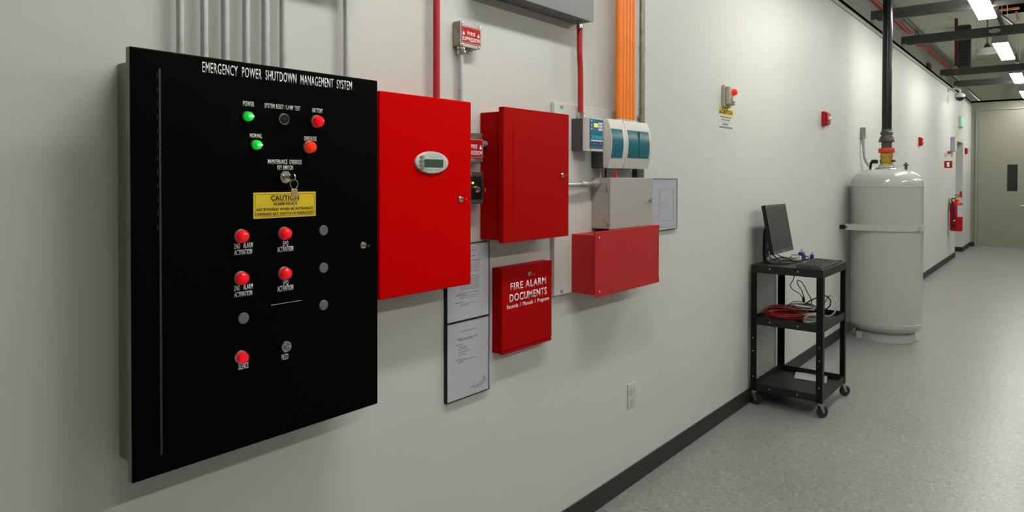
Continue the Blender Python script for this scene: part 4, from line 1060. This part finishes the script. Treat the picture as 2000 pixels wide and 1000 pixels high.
bm = newbm(); p = at(1757, 315, 'y', TY - .06); lathe(bm, [(.012, 0), (.012, .03)], (TX + .055, TY - .03, 1.76), (1, -.6, 0), 12); link('valve_stub', bm, M['castiron'], TK, smooth=True)
bm = newbm(); p = Vector((TX - .19, TY - .19, .02)); box(bm, p.x - .03, p.x + .03, p.y - .02, p.y + .03, 0.0, .07, .006); link('foot_bracket', bm, M['tank'], TK)
# strap round the tank to a wall channel
SB = thing('tank_strap', (TX, TY, 1.08), 'painted steel strap round the tank fixed to the left wall', 'strap')
bm = newbm(); ro, ri = TR + .012, TR + .0035
path = [((.045, TY - ro), (.045, TY - ri))] + [((TX + ro * math.cos(a), TY + ro * math.sin(a)), (TX + ri * math.cos(a), TY + ri * math.sin(a))) for a in [math.radians(-90 + 180 * k / 40) for k in range(41)]] + [((.045, TY + ro), (.045, TY + ri))]
rings = []
for (ox, oy_), (ix_, iy_) in path:
    rings.append([bm.verts.new((ox, oy_, 1.080)), bm.verts.new((ox, oy_, 1.140)), bm.verts.new((ix_, iy_, 1.140)), bm.verts.new((ix_, iy_, 1.080))])
for A, B in zip(rings, rings[1:]):
    for k in range(4): bm.faces.new((A[k], A[(k + 1) % 4], B[(k + 1) % 4], B[k]))
bm.faces.new(rings[0]); bm.faces.new(rings[-1])
link('band', bm, M['strap'], SB, smooth=True)
ty0 = TY - ro
bm = newbm(); box(bm, 0, .045, ty0 - .03, ty0 + .012, 1.088, 1.130, .002); cyl(bm, (.055, ty0 - .012, 1.11), (.055, ty0 - .05, 1.11), .011, seg=6); link('wall_channel', bm, M['black'], SB)
bm = newbm(); box(bm, 0, .045, TY + ro - .012, TY + ro + .03, 1.088, 1.130, .002); link('wall_channel', bm, M['black'], SB)
bm = newbm(); a = math.radians(-22); p = Vector((TX + (TR + .012) * math.cos(a), TY + (TR + .012) * math.sin(a), 1.08)); box(bm, p.x - .010, p.x + .014, p.y - .02, p.y + .02, 1.083, 1.137, .003); link('buckle', bm, M['tank'], SB)

# discharge pipe
DP = thing('discharge_pipe', (TX, TY, 1.888), 'tall black pipe rising from the top of the white tank to the ceiling', 'pipe')
bm = newbm(); cyl(bm, (TX, TY, 2.05), (TX, TY, 5.7), .0445, seg=32); link('riser', bm, M['ironblack'], DP, smooth=True)
bm = newbm(); lathe(bm, [(.047, 1.886), (.047, 1.945), (.068, 1.948), (.070, 1.965), (.066, 1.972), (.064, 1.99), (.050, 2.012), (.050, 2.02), (.057, 2.022), (.057, 2.046), (.050, 2.052), (.046, 2.075)], (TX, TY, 0), seg=32); link('reducer', bm, M['castiron'], DP, smooth=True)

# junction box with flex behind the tank
t = thing('junction_box', (0, 8.14, 2.02), 'small grey junction box with a bent flexible conduit behind the tank', 'electrical box')
bm = newbm(); box(bm, 0, .05, 8.10, 8.21, 2.02, 2.135, .005); link('box_body', bm, M['steeldark'], t)
bm = newbm(); tube(bm, [(.03, 8.12, 2.02), (.03, 8.13, 1.90), (.035, 8.16, 1.80), (.07, 8.2, 1.72), (.12, 8.2, 1.66)], .014, 12); link('flex_conduit', bm, M['steel'], t, smooth=True)
bm = newbm(); box(bm, .05, .054, 8.103, 8.207, 2.023, 2.132, .001); link('cover', bm, M['outlet'], t)

# ------------------------------------------------------------------ FAR WALL THINGS
# projecting extinguisher sign
t = thing('extinguisher_sign', (0, 14.6, 1.77), 'red square sign with a white pictogram sticking out from the wall', 'sign')
bm = newbm(); box(bm, 0, .125, 14.6, 14.604, 1.768, 1.895, .001); link('sign_plate', bm, M['signred'], t)
bm = newbm(); ys = 14.5995
prism(bm, [(.045, 1.79), (.080, 1.79), (.080, 1.845), (.072, 1.856), (.072, 1.868), (.088, 1.862), (.088, 1.870), (.06, 1.876), (.04, 1.866), (.035, 1.84), (.042, 1.84), (.045, 1.855)], 'y', ys - .0006, ys)
link('pictogram', bm, M['white'], t)
# valve/bell things
bm = newbm(); box(bm, 0, .04, 15.0, 15.06, 2.035, 2.085, .006); tag(link('red_pull_box', bm, M['signred']), 'tiny red box just left of the blue-grey control box', 'alarm')
bm = newbm(); box(bm, 0, .03, 14.62, 14.74, 1.98, 2.04, .006); tag(link('small_switch', bm, M['beige']), 'tiny beige switch above the projecting extinguisher sign', 'switch')
t = thing('control_box', (0, 15.5, 2.12), 'blue-grey control box with a yellow-topped label near the wall opening', 'electrical box')
bm = newbm(); box(bm, 0, .075, 15.40, 15.72, 2.10, 2.37, .006); link('box_body', bm, M['bluegrey'], t)
bm = newbm(); box(bm, .075, .079, 15.42, 15.70, 2.10, 2.34); link('label_sheet', bm, M['outlet'], t)
bm = newbm(); box(bm, .079, .081, 15.42, 15.70, 2.29, 2.35); link('yellow_strip', bm, M['yellow'], t)
# extinguisher
EX, EY = .125, 15.25
t = thing('fire_extinguisher', (EX, EY, .59), 'red fire extinguisher with a white label hanging on the far wall', 'fire extinguisher')
bm = newbm(); rE = .102
pf = [(0, 0), (rE * .92, 0), (rE, .015), (rE, .50)] + [(rE * math.cos(a * PI / 16), .50 + .06 * math.sin(a * PI / 16)) for a in range(1, 7)] + [(.03, .565), (.03, .585), (0, .585)]
lathe(bm, pf, (EX, EY, .59), seg=32); link('cylinder', bm, M['signred'], t, smooth=True)
bm = newbm(); lathe(bm, [(.033, .58), (.033, .60), (.022, .61), (.022, .64), (0, .64)], (EX, EY, .59), seg=16); link('valve', bm, M['brass'], t, smooth=True)
bm = newbm(); box(bm, EX - .02, EX + .10, EY - .012, EY + .012, 1.225, 1.240, .003); box(bm, EX + .05, EX + .085, EY - .012, EY + .012, 1.24, 1.335, .003); box(bm, EX - .03, EX + .06, EY - .012, EY + .012, 1.255, 1.275, .003); link('handle', bm, M['signred'], t)
bm = newbm(); tube(bm, [(EX - .02, EY - .02, 1.20), (EX - .07, EY - .06, 1.19), (EX - .045, EY - .115, 1.08), (EX - .02, EY - .115, .85), (EX - .02, EY - .115, .72)], .012, 10); link('hose', bm, M['black'], t, smooth=True)
bm = newbm(); lathe(bm, [(.012, 0), (.026, -.10), (.020, -.10)], (EX - .02, EY - .118, .78), (0, 0, 1), 16); link('nozzle', bm, M['black'], t, smooth=True)
bm = newbm(); n = 10; pts = [(EX + (rE + .001) * math.cos(a), EY + (rE + .001) * math.sin(a)) for a in [math.radians(-75 + 80 * k / n) for k in range(n + 1)]]
pts2 = [(EX + (rE - .002) * math.cos(a), EY + (rE - .002) * math.sin(a)) for a in [math.radians(5 - 80 * k / n) for k in range(n + 1)]]
prism(bm, pts + pts2, 'z', .86, 1.08); link('label', bm, M['paper'], t)
bm = newbm(); cyl(bm, (EX - .02, EY - .10, .79), (EX - .02, EY - .132, .79), .012, seg=10); link('clip_button', bm, M['white'], t)
bm = newbm(); box(bm, 0, .026, EY - .03, EY + .03, .95, 1.2, .003); link('wall_hook', bm, M['steeldark'], t)
# exit sign
t = thing('exit_sign', (0, 16.9, 2.64), 'green lit EXIT sign above the wall opening', 'sign')
bm = newbm(); box(bm, 0, .045, 16.62, 17.12, 2.64, 2.845, .004); link('housing', bm, M['outlet'], t)
bm = newbm(); box(bm, .045, .048, 16.635, 17.105, 2.655, 2.83); fc = link('face', bm, M['exitgreen'], t)
text('EXIT', .048, 16.70, 17.04, 2.69, 2.80, M['white'], fc, bold=.02)
# dome camera
dc = Vector((.185, 15.0, 3.06))
t = thing('dome_camera', dc, 'white dome security camera on a wall arm near the corner', 'camera')
bm = newbm(); lathe(bm, [(.02, .10), (.06, .085), (.085, .06), (.085, .02), (.075, .01)], dc, seg=28); link('housing', bm, M['outlet'], t, smooth=True)
bm = newbm(); lathe(bm, [(.074, .012), (.068, -.015), (.045, -.042), (.02, -.054), (0, -.056)], dc, seg=28); link('dome', bm, M['black_glass'], t, smooth=True)
bm = newbm(); tube(bm, [(dc.x, dc.y, dc.z + .09), (dc.x, dc.y, dc.z + .15), (dc.x - .05, dc.y, dc.z + .175), (0.015, dc.y, dc.z + .175)], .017, 12); cyl(bm, (0, dc.y, dc.z + .175), (.015, dc.y, dc.z + .175), .05, seg=20); link('wall_arm', bm, M['outlet'], t, smooth=True)
# small sensor plates on upper left far wall
bm = newbm(); box(bm, -1.5, -1.42, 23.2, 23.6, 4.55, 4.95, .01); tag(link('wall_device', bm, M['dkgreen']), 'small dark green box on the outer wall above the partition top', 'electrical box')
